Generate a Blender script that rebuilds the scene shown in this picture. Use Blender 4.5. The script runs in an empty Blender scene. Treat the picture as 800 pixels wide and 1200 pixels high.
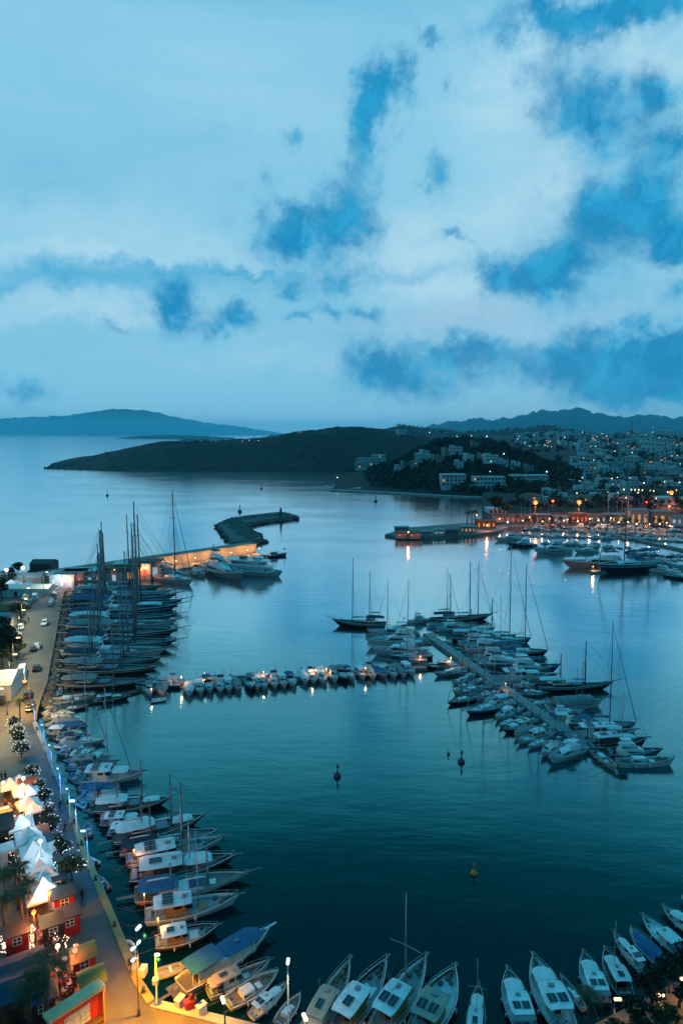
# Dusk over a harbour: procedural scene
LAMPK=0.3
import bpy, math, random
from mathutils import Vector, Matrix, noise as mnoise
rnd = random.Random(11)
rad = math.radians
sc = bpy.context.scene
COL = sc.collection
CAM_H, FPX, PITCH = 60.0, 800.0, rad(6.56)
CP, SP = math.cos(PITCH), math.sin(PITCH)

# ---------------------------------------------------------------- map survey
def ray(px, py):
    dx, dy = (px-400)/FPX, -(py-600)/FPX
    return Vector((dx, CP+dy*SP, -SP+dy*CP))
def at(px, py, z=0.0):
    d = ray(px, py); t = (z-CAM_H)/d.z
    return Vector((d.x*t, d.y*t, z))
def zat(px, py, Y):
    d = ray(px, py); return CAM_H + d.z*Y/d.y
def xat(px, py, Y):
    d = ray(px, py); return d.x*Y/d.y
def mpp(px, py):                                  # metres per photo pixel on the ground there
    g = at(px, py); return (g.y*CP+CAM_H*SP)/FPX

# ---------------------------------------------------------------- mesh builder
class MB:
    def __init__(s): s.v=[]; s.f=[]; s.m=[]; s.sm=[]
    def add(s, vs, fs, mi=0, smooth=False):
        o=len(s.v); s.v += [tuple(p) for p in vs]
        for f in fs: s.f.append(tuple(i+o for i in f)); s.m.append(mi); s.sm.append(smooth)
        return s
    def box(s, x0,x1,y0,y1,z0,z1, tx0=0,tx1=0,ty=0, mi=0):
        v=[(x0,y0,z0),(x1,y0,z0),(x1,y1,z0),(x0,y1,z0),(x0+tx0,y0+ty,z1),(x1-tx1,y0+ty,z1),(x1-tx1,y1-ty,z1),(x0+tx0,y1-ty,z1)]
        return s.add(v,[(3,2,1,0),(4,5,6,7),(0,1,5,4),(1,2,6,5),(2,3,7,6),(3,0,4,7)],mi)
    def rbox(s, x0,x1,y0,y1,z0,z1, b=.05, mi=0):          # box with chamfered top and vertical edges
        def ring(x0,x1,y0,y1,z,c): return [(x0+c,y0,z),(x1-c,y0,z),(x1,y0+c,z),(x1,y1-c,z),(x1-c,y1,z),(x0+c,y1,z),(x0,y1-c,z),(x0,y0+c,z)]
        v=ring(x0,x1,y0,y1,z0,b)+ring(x0,x1,y0,y1,z1-b,b)+ring(x0+b,x1-b,y0+b,y1-b,z1,b*.5)
        f=[tuple(range(7,-1,-1)),tuple(range(16,24))]
        for k in (0,8):
            for i in range(8): j=(i+1)%8; f.append((k+i,k+j,k+8+j,k+8+i))
        return s.add(v,f,mi)
    def tube(s, pts, r, n=6, r2=None, mi=0, cap=True):
        pts=[Vector(p) for p in pts]; N=len(pts); vs=[]; r2=r if r2 is None else r2
        for i,p in enumerate(pts):
            t=(pts[min(i+1,N-1)]-pts[max(i-1,0)]).normalized()
            a=Vector((0,0,1)) if abs(t.z)<.9 else Vector((1,0,0))
            u=t.cross(a).normalized(); w=t.cross(u); rr=r+(r2-r)*i/max(1,N-1)
            for k in range(n):
                q=2*math.pi*k/n; vs.append(p+u*(rr*math.cos(q))+w*(rr*math.sin(q)))
        fs=[]
        for i in range(N-1):
            for k in range(n): fs.append((i*n+k,(i+1)*n+k,(i+1)*n+(k+1)%n,i*n+(k+1)%n))
        if cap: fs += [tuple(range(n)), tuple(range(N*n-1,(N-1)*n-1,-1))]
        return s.add(vs,fs,mi,n>5)
    def lathe(s, prof, n=10, x=0,y=0,z=0, sx=1,sy=1, mi=0):
        vs=[(x+sx*r*math.cos(2*math.pi*k/n),y+sy*r*math.sin(2*math.pi*k/n),z+h) for r,h in prof for k in range(n)]
        fs=[]
        for i in range(len(prof)-1):
            for k in range(n): fs.append((i*n+k,i*n+(k+1)%n,(i+1)*n+(k+1)%n,(i+1)*n+k))
        fs += [tuple(range(n-1,-1,-1)), tuple((len(prof)-1)*n+k for k in range(n))]
        return s.add(vs,fs,mi,True)
    def ball(s,x,y,z,r,sx=1,sy=1,sz=1,nu=10,nv=6,mi=0):
        return s.lathe([(max(.02*r,r*math.sin(math.pi*i/nv)),-r*sz*math.cos(math.pi*i/nv)) for i in range(nv+1)],nu,x,y,z,sx,sy,mi)
    def prism(s, poly, z0, z1, mi=0):
        n=len(poly); A=sum(poly[i][0]*poly[(i+1)%n][1]-poly[(i+1)%n][0]*poly[i][1] for i in range(n))
        if A<0: poly=poly[::-1]
        v=[(p[0],p[1],z0) for p in poly]+[(p[0],p[1],z1) for p in poly]
        return s.add(v,[tuple(range(n-1,-1,-1)),tuple(range(n,2*n))]+[(i,(i+1)%n,n+(i+1)%n,n+i) for i in range(n)],mi)
    def grid(s, rows, mi=0, smooth=True):
        R=len(rows); C=len(rows[0]); v=[p for r in rows for p in r]
        return s.add(v,[(i*C+j,i*C+j+1,(i+1)*C+j+1,(i+1)*C+j) for i in range(R-1) for j in range(C-1)],mi,smooth)
    def mesh(s, name, mats):
        me=bpy.data.meshes.new(name); me.from_pydata(s.v,[],s.f)
        for m in (mats if isinstance(mats,(list,tuple)) else [mats]): me.materials.append(m)
        me.polygons.foreach_set('material_index',s.m); me.polygons.foreach_set('use_smooth',s.sm); me.update()
        return me

# ---------------------------------------------------------------- objects
def tag(o,label=None,cat=None,group=None,kind=None):
    if label: o['label']=label
    if cat: o['category']=cat
    if group: o['group']=group
    if kind: o['kind']=kind
    return o
def obj(name, mb, mats, parent=None, loc=(0,0,0), label=None):
    o=bpy.data.objects.new(name, mb.mesh(name,mats) if isinstance(mb,MB) else mb); COL.objects.link(o)
    o.location=loc
    if parent: o.parent=parent
    if label: o['label']=label
    return o
def thing(name,loc=(0,0,0),rz=0):
    o=bpy.data.objects.new(name,None); o.empty_display_size=.2; COL.objects.link(o)
    o.location=loc; o.rotation_euler=(0,0,rz); return o
def kids(root):
    return [c for c in KID.get(root.name,[])]
KID={}
def copy_tree(o,parent=None):
    c=o.copy(); COL.objects.link(c); c.parent=parent
    for ch in list(o.children): copy_tree(ch,c)
    return c
class Proto:
    def __init__(s,root): s.root=root; s.used=False
    def place(s,loc,rz=0,scale=(1,1,1)):
        if s.used: o=copy_tree(s.src)
        else:
            o=s.root; s.used=True; s.src=o
        o.location=loc; o.rotation_euler=(0,0,rz); o.scale=scale
        for k in ('label','category','group'):
            if k in o: del o[k]
        return o
def structure(name,mb,mats):
    return tag(obj(name,mb,mats),kind='structure')
ORDS='first second third fourth fifth sixth seventh eighth ninth tenth eleventh twelfth thirteenth fourteenth fifteenth sixteenth seventeenth eighteenth nineteenth twentieth'.split()
def ordw(n):
    if n<=20: return ORDS[n-1]
    t=['twenty','thirty','forty','fifty','sixty','seventy','eighty','ninety']
    if n%10==0: return ['thirtieth','fortieth','fiftieth','sixtieth','seventieth','eightieth','ninetieth'][n//10-3]
    return t[n//10-2]+'-'+ORDS[n%10-1]

# ---------------------------------------------------------------- materials
def mat(name,col,rough=.6,var=.25,scale=2.0,metal=0.0,bump=0.0,bscale=20,spec=.5,coords='Object'):
    m=bpy.data.materials.new(name); m.use_nodes=True; nt=m.node_tree; N=nt.nodes; L=nt.links
    b=N['Principled BSDF']; b.inputs['Roughness'].default_value=rough; b.inputs['Metallic'].default_value=metal
    b.inputs['Specular IOR Level'].default_value=spec
    tc=N.new('ShaderNodeTexCoord'); nz=N.new('ShaderNodeTexNoise'); nz.inputs['Scale'].default_value=scale; nz.inputs['Detail'].default_value=5
    nz.inputs['Roughness'].default_value=.65
    L.new(tc.outputs[coords],nz.inputs['Vector'])
    mx=N.new('ShaderNodeMix'); mx.data_type='RGBA'
    r=N.new('ShaderNodeValToRGB'); r.color_ramp.elements[0].position=.32; r.color_ramp.elements[1].position=.68
    L.new(nz.outputs['Fac'],r.inputs['Fac']); L.new(r.outputs['Color'],mx.inputs['Factor'])
    mx.inputs[6].default_value=(*[c*(1-var) for c in col],1); mx.inputs[7].default_value=(*[min(1,c*(1+var*.6)) for c in col],1)
    L.new(mx.outputs[2],b.inputs['Base Color'])
    if bump:
        n2=N.new('ShaderNodeTexNoise'); n2.inputs['Scale'].default_value=bscale; n2.inputs['Detail'].default_value=4
        L.new(tc.outputs[coords],n2.inputs['Vector'])
        bp=N.new('ShaderNodeBump'); bp.inputs['Strength'].default_value=bump; bp.inputs['Distance'].default_value=.1
        L.new(n2.outputs['Fac'],bp.inputs['Height']); L.new(bp.outputs['Normal'],b.inputs['Normal'])
    return m
def planks(name,col,pitch=.14,rough=.6,axis=1):
    m=mat(name,col,rough,.3,1.5); nt=m.node_tree; N=nt.nodes; L=nt.links
    tc=N.new('ShaderNodeTexCoord'); sx=N.new('ShaderNodeSeparateXYZ'); L.new(tc.outputs['Object'],sx.inputs[0])
    ma=N.new('ShaderNodeMath'); ma.operation='PINGPONG'; ma.inputs[1].default_value=pitch; L.new(sx.outputs[axis],ma.inputs[0])
    bp=N.new('ShaderNodeBump'); bp.inputs['Strength'].default_value=.5; bp.inputs['Distance'].default_value=.03
    L.new(ma.outputs[0],bp.inputs['Height']); L.new(bp.outputs['Normal'],N['Principled BSDF'].inputs['Normal'])
    return m
def pavers(name,col,size,rough=.6,var=.3):
    m=mat(name,col,rough,var,.35); nt=m.node_tree; N=nt.nodes; L=nt.links; b=N['Principled BSDF']
    tc=N.new('ShaderNodeTexCoord'); mp=N.new('ShaderNodeMapping'); mp.inputs['Rotation'].default_value=(0,0,1.1); L.new(tc.outputs['Object'],mp.inputs[0])
    br=N.new('ShaderNodeTexBrick'); br.inputs['Scale'].default_value=1/size; br.inputs['Mortar Size'].default_value=.03; br.inputs['Color1'].default_value=(1,1,1,1); br.inputs['Color2'].default_value=(.82,.82,.82,1); br.inputs['Mortar'].default_value=(.5,.5,.5,1); L.new(mp.outputs[0],br.inputs['Vector'])
    mx=N.new('ShaderNodeMix'); mx.data_type='RGBA'; mx.blend_type='MULTIPLY'; mx.inputs[0].default_value=1; src=b.inputs['Base Color'].links[0].from_socket; L.new(src,mx.inputs[6]); L.new(br.outputs['Color'],mx.inputs[7]); L.new(mx.outputs[2],b.inputs['Base Color'])
    bp=N.new('ShaderNodeBump'); bp.inputs['Strength'].default_value=.4; bp.inputs['Distance'].default_value=.03; L.new(br.outputs['Fac'],bp.inputs['Height']); bp.invert=True; L.new(bp.outputs['Normal'],b.inputs['Normal'])
    return m
def emis(name,col,strength,sample=False):
    m=bpy.data.materials.new(name); m.use_nodes=True; b=m.node_tree.nodes['Principled BSDF']
    b.inputs['Base Color'].default_value=(*[c*.8 for c in col],1); b.inputs['Emission Color'].default_value=(*col,1)
    b.inputs['Emission Strength'].default_value=strength
    m.cycles.emission_sampling='AUTO' if sample else 'NONE'
    return m
M={}
def dm(k,*a,**kw): M[k]=mat(k,*a,**kw)
dm('white_paint',(.82,.84,.85),.38,.24,1.1)
dm('cream_paint',(.60,.58,.51),.42,.25,1.1)
dm('grey_paint',(.36,.38,.40),.45,.2,.8)
dm('dark_hull',(.018,.022,.030),.3,.3,.5)
dm('navy_hull',(.012,.045,.085),.3,.25,.5)
dm('wood_hull',(.085,.052,.033),.45,.35,1.2)
dm('red_hull',(.32,.05,.04),.4,.25,.8)
dm('orange_wood',(.42,.21,.06),.45,.3,1.4)
dm('antifoul',(.10,.03,.03),.7,.3,1)
M['teak']=planks('teak',(.16,.15,.14),.12)
M['grey_deck']=planks('grey_deck',(.26,.28,.29),.15)
dm('white_deck',(.58,.62,.64),.55,.28,1.3)
dm('canvas_white',(.76,.78,.78),.85,.15,.6,bump=.3,bscale=3)
dm('canvas_blue',(.012,.13,.27),.85,.25,.6,bump=.3,bscale=3)
dm('canvas_navy',(.008,.045,.085),.85,.25,.6,bump=.3,bscale=3)
dm('canvas_grey',(.27,.28,.29),.85,.22,.6,bump=.3,bscale=3)
dm('canvas_beige',(.42,.36,.29),.85,.22,.6,bump=.3,bscale=3)
dm('canvas_red',(.42,.07,.05),.85,.22,.8,bump=.3,bscale=3)
dm('glass_dark',(.012,.016,.02),.08,.2,1)
dm('solar_cells',(.010,.014,.03),.15,.2,2)
dm('alloy',(.55,.56,.58),.35,.1,1,metal=.6)
dm('dark_spar',(.15,.165,.18),.5,.2,1)
dm('wood_spar',(.24,.25,.25),.45,.2,1)
dm('rope',(.10,.10,.10),.9,.2,2)
dm('rubber',(.02,.02,.022),.8,.2,2)
dm('cushion',(.22,.33,.42),.9,.25,1.2)
dm('clutter',(.14,.12,.10),.8,.5,2)
dm('orange_plastic',(.75,.25,.03),.5,.15,2)
dm('red_plastic',(.55,.03,.03),.5,.15,2)
dm('iron',(.05,.05,.055),.5,.25,2)
dm('post_white',(.62,.63,.62),.5,.15,2)
dm('concrete',(.25,.24,.225),.85,.28,.35,bump=.25,bscale=3)
dm('concrete_pale',(.36,.35,.33),.85,.25,.3,bump=.2,bscale=3)
dm('quay_stone',(.20,.19,.175),.9,.35,.5,bump=.5,bscale=2)
dm('asphalt',(.055,.055,.057),.85,.3,.25,bump=.15,bscale=12)
dm('road_worn',(.17,.16,.15),.85,.25,.16,bump=.15,bscale=9)
M_PAV=1
M_PLZ=1
dm('kerb_lamplight_tint',(.30,.25,.10),.7,.3,.6)  # yellow lamplight on the quay kerb, put into its base colour
dm('line_white',(.70,.70,.66),.7,.25,1.5)
dm('grass',(.045,.065,.02),.95,.45,.5,bump=.5,bscale=6)
dm('rubble',(.13,.135,.13),.95,.5,.8,bump=.6,bscale=4)
dm('bark',(.09,.065,.045),.95,.3,3,bump=.6,bscale=12)
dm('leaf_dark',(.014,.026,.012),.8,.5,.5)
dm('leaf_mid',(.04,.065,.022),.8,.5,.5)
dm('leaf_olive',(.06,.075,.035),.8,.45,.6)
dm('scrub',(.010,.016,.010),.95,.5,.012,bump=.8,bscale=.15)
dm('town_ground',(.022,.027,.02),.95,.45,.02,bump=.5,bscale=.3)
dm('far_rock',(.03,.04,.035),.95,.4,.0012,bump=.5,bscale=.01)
dm('house_white',(.58,.60,.60),.8,.16,.3)
dm('house_cream',(.36,.34,.29),.8,.18,.3)
dm('house_grey',(.22,.24,.24),.8,.2,.3)
dm('house_pink',(.46,.31,.26),.8,.18,.3)
dm('roof_flat',(.34,.34,.33),.85,.25,.4)
dm('roof_tile',(.30,.12,.07),.8,.3,.8)
dm('window_glass',(.03,.04,.05),.15,.3,.5)
dm('red_paint',(.45,.025,.02),.5,.25,1)
dm('dark_paint',(.035,.033,.032),.6,.3,1)
dm('yellow_paint',(.62,.40,.10),.5,.2,1)
dm('beam_cream',(.70,.56,.30),.55,.2,1)
dm('green_roof',(.13,.19,.05),.75,.3,.8,bump=.3,bscale=5)
dm('brick_roof',(.33,.10,.06),.8,.3,1.5)
dm('frame_white',(.72,.72,.70),.5,.1,2)
dm('car_white',(.74,.75,.76),.25,.06,1); dm('car_silver',(.42,.43,.45),.25,.08,1,metal=.5); dm('car_dark',(.03,.035,.045),.22,.1,1); dm('car_red',(.30,.025,.025),.25,.1,1)
dm('skin',(.42,.26,.18),.6,.1,8); dm('hair',(.02,.015,.012),.7,.2,8)
dm('cloth_dark',(.03,.032,.045),.9,.3,4); dm('cloth_blue',(.06,.10,.20),.9,.3,4); dm('cloth_light',(.42,.40,.38),.9,.2,4); dm('cloth_red',(.33,.05,.05),.9,.2,4)
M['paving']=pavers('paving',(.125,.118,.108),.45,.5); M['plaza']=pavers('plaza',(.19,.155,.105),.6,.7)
M['lamp_white']=emis('lamp_white',(.85,.95,1.0),3.5)
M['lamp_cool']=emis('lamp_cool',(.45,.80,1.0),2.2)
M['lamp_warm']=emis('lamp_warm',(1.0,.66,.30),3.2)
M['lamp_orange']=emis('lamp_orange',(1.0,.20,.035),2.6)
M['lamp_red']=emis('lamp_red',(1.0,.10,.05),5)
M['fairy']=emis('fairy',(.85,1.0,.9),.9)
M['bulb_string']=emis('bulb_string',(1.0,.78,.58),1.6)
M['glow_window']=emis('glow_window',(1.0,.46,.15),.55)
M['glow_white']=emis('glow_white',(.7,.9,1.0),.4)
M['glow_pink']=emis('glow_pink',(1.0,.22,.12),.35)
def lamp_light(loc,power,col,radius=.3,parent=None,spot=None):
    d=bpy.data.lights.new('lamp_light','SPOT' if spot else 'POINT'); d.energy=power*LAMPK; d.color=col; d.shadow_soft_size=radius
    if spot: d.spot_size=rad(spot); d.spot_blend=.6
    o=bpy.data.objects.new('lamp_light',d); COL.objects.link(o); o.location=loc
    if parent: o.parent=parent
    return o
HAZE=5.5e-5; BACKSKY=0.35; SKYK=1.0
# ================================================================ camera, sky, air, water
cd=bpy.data.cameras.new('camera'); cam=bpy.data.objects.new('camera',cd); COL.objects.link(cam)
cam.location=(0,0,CAM_H); cam.rotation_euler=(rad(90)-PITCH,0,0)
cd.sensor_fit='VERTICAL'; cd.sensor_height=36; cd.sensor_width=24; cd.lens=24; cd.clip_start=.5; cd.clip_end=200000
sc.camera=cam
vs=sc.view_settings; vs.view_transform='Standard'; vs.look='None'; vs.exposure=0; vs.gamma=1; vs.use_curve_mapping=False
cy=sc.cycles; cy.use_denoising=True; cy.max_bounces=6; cy.diffuse_bounces=2; cy.glossy_bounces=3; cy.transmission_bounces=3; cy.volume_bounces=1
cy.sample_clamp_indirect=4; cy.caustics_reflective=False; cy.caustics_refractive=False
cy.use_light_tree=True

w=bpy.data.worlds.new('World'); sc.world=w; w.use_nodes=True
nt=w.node_tree; N=nt.nodes; L=nt.links
for n in list(N): N.remove(n)
def nn(t,**k):
    n=N.new(t)
    for a,b in k.items(): setattr(n,a,b)
    return n
def mth(op,a,b=None,c=None,clamp=False):
    n=nn('ShaderNodeMath',operation=op); n.use_clamp=clamp
    for i,x in enumerate((a,b,c)):
        if x is None: continue
        if isinstance(x,(int,float)): n.inputs[i].default_value=x
        else: L.new(x,n.inputs[i])
    return n.outputs[0]
def vmth(op,a,b=None,c=None):
    n=nn('ShaderNodeVectorMath',operation=op)
    for i,x in enumerate((a,b,c)):
        if x is None: continue
        if isinstance(x,(tuple,list)): n.inputs[i].default_value=x
        else: L.new(x,n.inputs[i])
    return n.outputs['Value'] if op in('DOT_PRODUCT','LENGTH') else n.outputs[0]
def cmix(f,a,b):
    n=nn('ShaderNodeMix',data_type='RGBA')
    L.new(f,n.inputs[0]) if not isinstance(f,float) else setattr(n.inputs[0],'default_value',f)
    for i,x in ((6,a),(7,b)):
        if isinstance(x,tuple): n.inputs[i].default_value=(*x,1)
        else: L.new(x,n.inputs[i])
    return n.outputs[2]
def srgb(r,g,b):
    f=lambda c:(c/12.92 if c<=.04045 else ((c+.055)/1.055)**2.4)
    return (f(r/255),f(g/255),f(b/255))
tc=nn('ShaderNodeTexCoord'); D=tc.outputs['Generated']
sp=nn('ShaderNodeSeparateXYZ'); L.new(D,sp.inputs[0])
az=mth('ARCTAN2',sp.outputs[0],sp.outputs[1]); el=mth('ARCSINE',sp.outputs[2])
ae=nn('ShaderNodeCombineXYZ'); L.new(az,ae.inputs[0]); L.new(el,ae.inputs[1]); A=ae.outputs[0]
def noise(vec,scale,detail=5,rough=.55,dist=0.0):
    n=nn('ShaderNodeTexNoise'); n.inputs['Scale'].default_value=scale; n.inputs['Detail'].default_value=detail; n.inputs['Roughness'].default_value=rough; n.inputs['Distortion'].default_value=dist
    L.new(vec,n.inputs['Vector']); return n
# base colour of the dusk sky by elevation
ramp=nn('ShaderNodeValToRGB'); cr=ramp.color_ramp
stops=[(0,(165,222,242)),(.04,(146,210,236)),(.13,(130,199,228)),(.22,(140,205,231)),(.42,(138,203,232)),(.455,(108,186,220)),(.52,(50,176,216)),(.62,(26,184,224)),(1,(22,182,224))]
while len(cr.elements)<len(stops): cr.elements.new(.5)
for e,(p,c) in zip(cr.elements,stops): e.position=p; e.color=(*srgb(*c),1)
L.new(mth('DIVIDE',el,1.2,clamp=True),ramp.inputs['Fac'])
sky=ramp.outputs['Color']
# physically based dusk sky, added faintly
nish=nn('ShaderNodeTexSky',sky_type='NISHITA'); nish.sun_disc=False; nish.sun_elevation=rad(4); nish.sun_rotation=rad(14); nish.altitude=60
def pae(px,py):
    d=ray(px,py).normalized(); return math.atan2(d.x,d.y), math.asin(d.z)
# warped coordinates give the clouds ragged edges
w1=noise(A,7,3,.6); w2=noise(A,34,6,.72)
off=vmth('MULTIPLY',vmth('SUBTRACT',w1.outputs['Color'],(.5,.5,.5)),(.12,.10,0))
off2=vmth('MULTIPLY',vmth('SUBTRACT',w2.outputs['Color'],(.5,.5,.5)),(.06,.06,0))
WA=vmth('ADD',vmth('ADD',A,off),off2)
def blobs(lst):
    tot=None
    for cx,cy_,rx,ry,amp in lst:
        a,e=pae(cx,cy_); k=math.cos(a)**2/FPX
        ix,iy=1/(rx*k*1.0),1/(ry*math.cos(a)/FPX)
        v=vmth('MULTIPLY_ADD',WA,(ix,iy,0),(-a*ix,-e*iy,0))
        g=mth('POWER',2.718,mth('MULTIPLY',vmth('DOT_PRODUCT',v,v),-1.0))
        tot=mth('MULTIPLY',g,amp) if tot is None else mth('MULTIPLY_ADD',g,amp,tot)
    return tot
dark=[(335,278,34,28,1.35),(402,262,36,34,1.3),(425,165,20,42,1),(440,120,20,30,1),(458,92,18,18,1),(502,50,14,9,.8),(527,92,9,9,.8),(510,200,22,18,.9),(346,165,12,11,.8),
 (398,330,34,17,.9),(340,343,20,11,.9),(432,372,22,11,.9),(386,371,14,9,.8),(350,378,13,7,.9),(204,362,20,26,1.2),(270,380,32,15,1.2),(22,445,36,20,.7),(480,432,85,36,.85),
 (575,322,32,26,1.2),(655,316,50,30,1.55),(728,250,70,34,1.45),(790,290,38,22,1.3),(792,345,18,13,.8),(686,130,44,46,1.15),(766,110,30,34,1.1),(700,425,115,36,1.5),(790,432,70,38,1.5),(715,4,130,20,1.5),(792,180,22,15,.8),(745,185,60,40,.45),(610,200,30,40,.3),
 (526,275,14,8,.7),(440,428,40,24,.55),(545,415,40,20,.5),(640,60,20,40,.5),(310,210,10,14,.5),(130,384,24,6,.5)]
dens=blobs(dark)
soft=blobs([(90,332,190,13,1.0),(250,324,110,7,.9),(470,320,70,9,.5),(60,190,170,40,.35),(420,60,80,40,.22),(120,100,60,16,.22),(250,160,120,18,.25),(720,330,130,90,.35),(330,300,130,90,.22)])
pale=blobs([(620,255,60,30,.8),(660,185,40,25,.9),(745,60,60,30,.8),(600,90,50,50,.6),(480,290,80,30,.9),(250,300,120,20,.7),(560,395,120,16,.7),(120,372,170,12,.9),(380,420,140,14,.5),(720,375,90,14,.8),(560,345,90,22,.9),(700,70,130,60,.7),(640,200,70,60,.6),(470,335,130,20,.5),(90,350,160,12,.7),(130,260,170,40,.5),(770,320,40,30,.7),(330,120,140,60,.3),(520,270,90,50,.4),(100,300,150,12,.5)])
f1=noise(A,11,7,.62,.4); f2=noise(A,44,8,.7,.3)
st=vmth('MULTIPLY',A,(4.0,19.0,1.0)); f3=noise(st,1.5,6,.6,.6)
d1=mth('ADD',dens,mth('MULTIPLY',mth('SUBTRACT',f1.outputs['Fac'],.5),1.3)); d1=mth('ADD',d1,mth('MULTIPLY',mth('SUBTRACT',f2.outputs['Fac'],.5),1.05))
mr=nn('ShaderNodeMapRange',interpolation_type='SMOOTHSTEP'); mr.inputs[1].default_value=.06; mr.inputs[2].default_value=1.32; L.new(d1,mr.inputs[0])
soft=mth('MULTIPLY_ADD',dens,.42,soft)
d2=mth('MULTIPLY',soft,mth('ADD',mth('MULTIPLY_ADD',f3.outputs['Fac'],1.5,-.55),mth('MULTIPLY',f1.outputs['Fac'],1.1)),clamp=True)
pl=mth('MULTIPLY',mth('MULTIPLY',pale,1.0),mth('ADD',mth('MULTIPLY_ADD',f3.outputs['Fac'],1.9,-.55),mth('MULTIPLY',f2.outputs['Fac'],.7)),clamp=True)
st_=mth('MULTIPLY',mth('SUBTRACT',f3.outputs['Fac'],.5,clamp=True),.9,clamp=True)
sky=cmix(st_,sky,srgb(168,216,232))
sky=cmix(pl,sky,srgb(182,222,240))
warm=blobs([(545,372,70,14,.35),(420,390,120,10,.15)])
sky=cmix(warm,sky,srgb(200,205,225))
sky=cmix(d2,sky,srgb(84,174,216))
core=nn('ShaderNodeMapRange'); core.inputs[1].default_value=.42; core.inputs[2].default_value=.62; L.new(noise(WA,16,6,.6,.5).outputs['Fac'],core.inputs[0])
ccol=cmix(core.outputs[0],srgb(0,132,186),srgb(34,164,214))
sky=cmix(mth('MULTIPLY',mr.outputs[0],.93),sky,ccol)
# the half of the sky away from the sunset is darker
back=nn('ShaderNodeMapRange'); back.inputs[1].default_value=-.75; back.inputs[2].default_value=.55; back.inputs[3].default_value=0.0; back.inputs[4].default_value=1.0; L.new(sp.outputs[1],back.inputs[0])
bk=cmix(back.outputs[0],(.10,BACKSKY,BACKSKY+.05),(1.,1.,1.))
hsv=nn('ShaderNodeVectorMath',operation='MULTIPLY'); L.new(sky,hsv.inputs[0]); L.new(bk,hsv.inputs[1])
ns=nn('ShaderNodeVectorMath',operation='SCALE'); L.new(nish.outputs['Color'],ns.inputs[0]); ns.inputs['Scale'].default_value=.0005
tot=vmth('ADD',hsv.outputs[0],ns.outputs[0])
bg=nn('ShaderNodeBackground'); L.new(tot,bg.inputs['Color']); bg.inputs['Strength'].default_value=SKYK
wo=nn('ShaderNodeOutputWorld'); L.new(bg.outputs[0],wo.inputs['Surface'])
w.cycles.sampling_method='MANUAL'; w.cycles.sample_map_resolution=512

sd=bpy.data.lights.new('sun','SUN'); sd.energy=.02; sd.angle=rad(50); sd.color=(1,.86,.80)
so=bpy.data.objects.new('sun',sd); COL.objects.link(so); so.rotation_euler=(rad(90-8),0,rad(180-14)); so.location=(0,0,200)

# water
def water_material():
    m=bpy.data.materials.new('sea_water'); m.use_nodes=True; nt=m.node_tree; N=nt.nodes; L=nt.links; b=N['Principled BSDF']
    b.inputs['Base Color'].default_value=(.001,.014,.018,1); b.inputs['IOR'].default_value=1.333; b.inputs['Roughness'].default_value=.3; b.inputs['Specular IOR Level'].default_value=.0
    tc=N.new('ShaderNodeTexCoord')
    def nz(scale,detail,sx=1,sy=1,rough=.55):
        mp=N.new('ShaderNodeMapping'); mp.inputs['Scale'].default_value=(sx,sy,1); mp.inputs['Rotation'].default_value=(0,0,.25); L.new(tc.outputs['Object'],mp.inputs[0])
        n=N.new('ShaderNodeTexNoise'); n.inputs['Scale'].default_value=scale; n.inputs['Detail'].default_value=detail; n.inputs['Roughness'].default_value=rough; L.new(mp.outputs[0],n.inputs['Vector']); return n.outputs['Fac']
    big=nz(.017,3,.8,1.4); rip=nz(.75,4,.7,1.5); swl=nz(.16,3,.6,1.6)
    r=N.new('ShaderNodeMapRange'); r.inputs[1].default_value=.38; r.inputs[2].default_value=.66; r.inputs[3].default_value=.12; r.inputs[4].default_value=1.5; L.new(big,r.inputs[0])
    b1=N.new('ShaderNodeBump'); b1.inputs['Distance'].default_value=.16; L.new(rip,b1.inputs['Height'])
    ms=N.new('ShaderNodeMath'); ms.operation='MULTIPLY'; ms.inputs[1].default_value=.36; L.new(r.outputs[0],ms.inputs[0]); L.new(ms.outputs[0],b1.inputs['Strength'])
    b2=N.new('ShaderNodeBump'); b2.inputs['Distance'].default_value=.5; b2.inputs['Strength'].default_value=.13; L.new(swl,b2.inputs['Height']); L.new(b2.outputs['Normal'],b1.inputs['Normal'])
    L.new(b1.outputs['Normal'],b.inputs['Normal'])
    # reflectance rising towards grazing angles
    lw=N.new('ShaderNodeLayerWeight'); lw.inputs['Blend'].default_value=.5; L.new(b2.outputs['Normal'],lw.inputs['Normal'])
    gl=N.new('ShaderNodeBsdfGlossy'); gl.inputs['Roughness'].default_value=.11; L.new(b1.outputs['Normal'],gl.inputs['Normal']); tr_=N.new('ShaderNodeValToRGB'); L.new(lw.outputs['Facing'],tr_.inputs['Fac']); L.new(tr_.outputs['Color'],gl.inputs['Color']); e_=tr_.color_ramp.elements; e_[0].position=.48; e_[0].color=(.10,.94,.98,1); e_[1].position=.83; e_[1].color=(.93,.98,1,1)
    rp=N.new('ShaderNodeValToRGB'); L.new(lw.outputs['Facing'],rp.inputs['Fac']); st=[(0,.025),(.31,.02),(.40,.032),(.46,.065),(.585,.35),(.65,.47),(.74,.79),(1,.98)]
    while len(rp.color_ramp.elements)<len(st): rp.color_ramp.elements.new(.5)
    for e,(p_,c_) in zip(rp.color_ramp.elements,st): e.position=p_; e.color=(c_,c_,c_,1)
    mx=N.new('ShaderNodeMixShader'); L.new(rp.outputs['Color'],mx.inputs[0]); L.new(b.outputs[0],mx.inputs[1]); L.new(gl.outputs[0],mx.inputs[2]); L.new(mx.outputs[0],N['Material Output'].inputs['Surface'])
    return m
mb=MB(); S=29500
mb.add([(-S,-500,0),(S,-500,0),(S,S,0),(-S,S,0)],[(0,1,2,3)])
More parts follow.
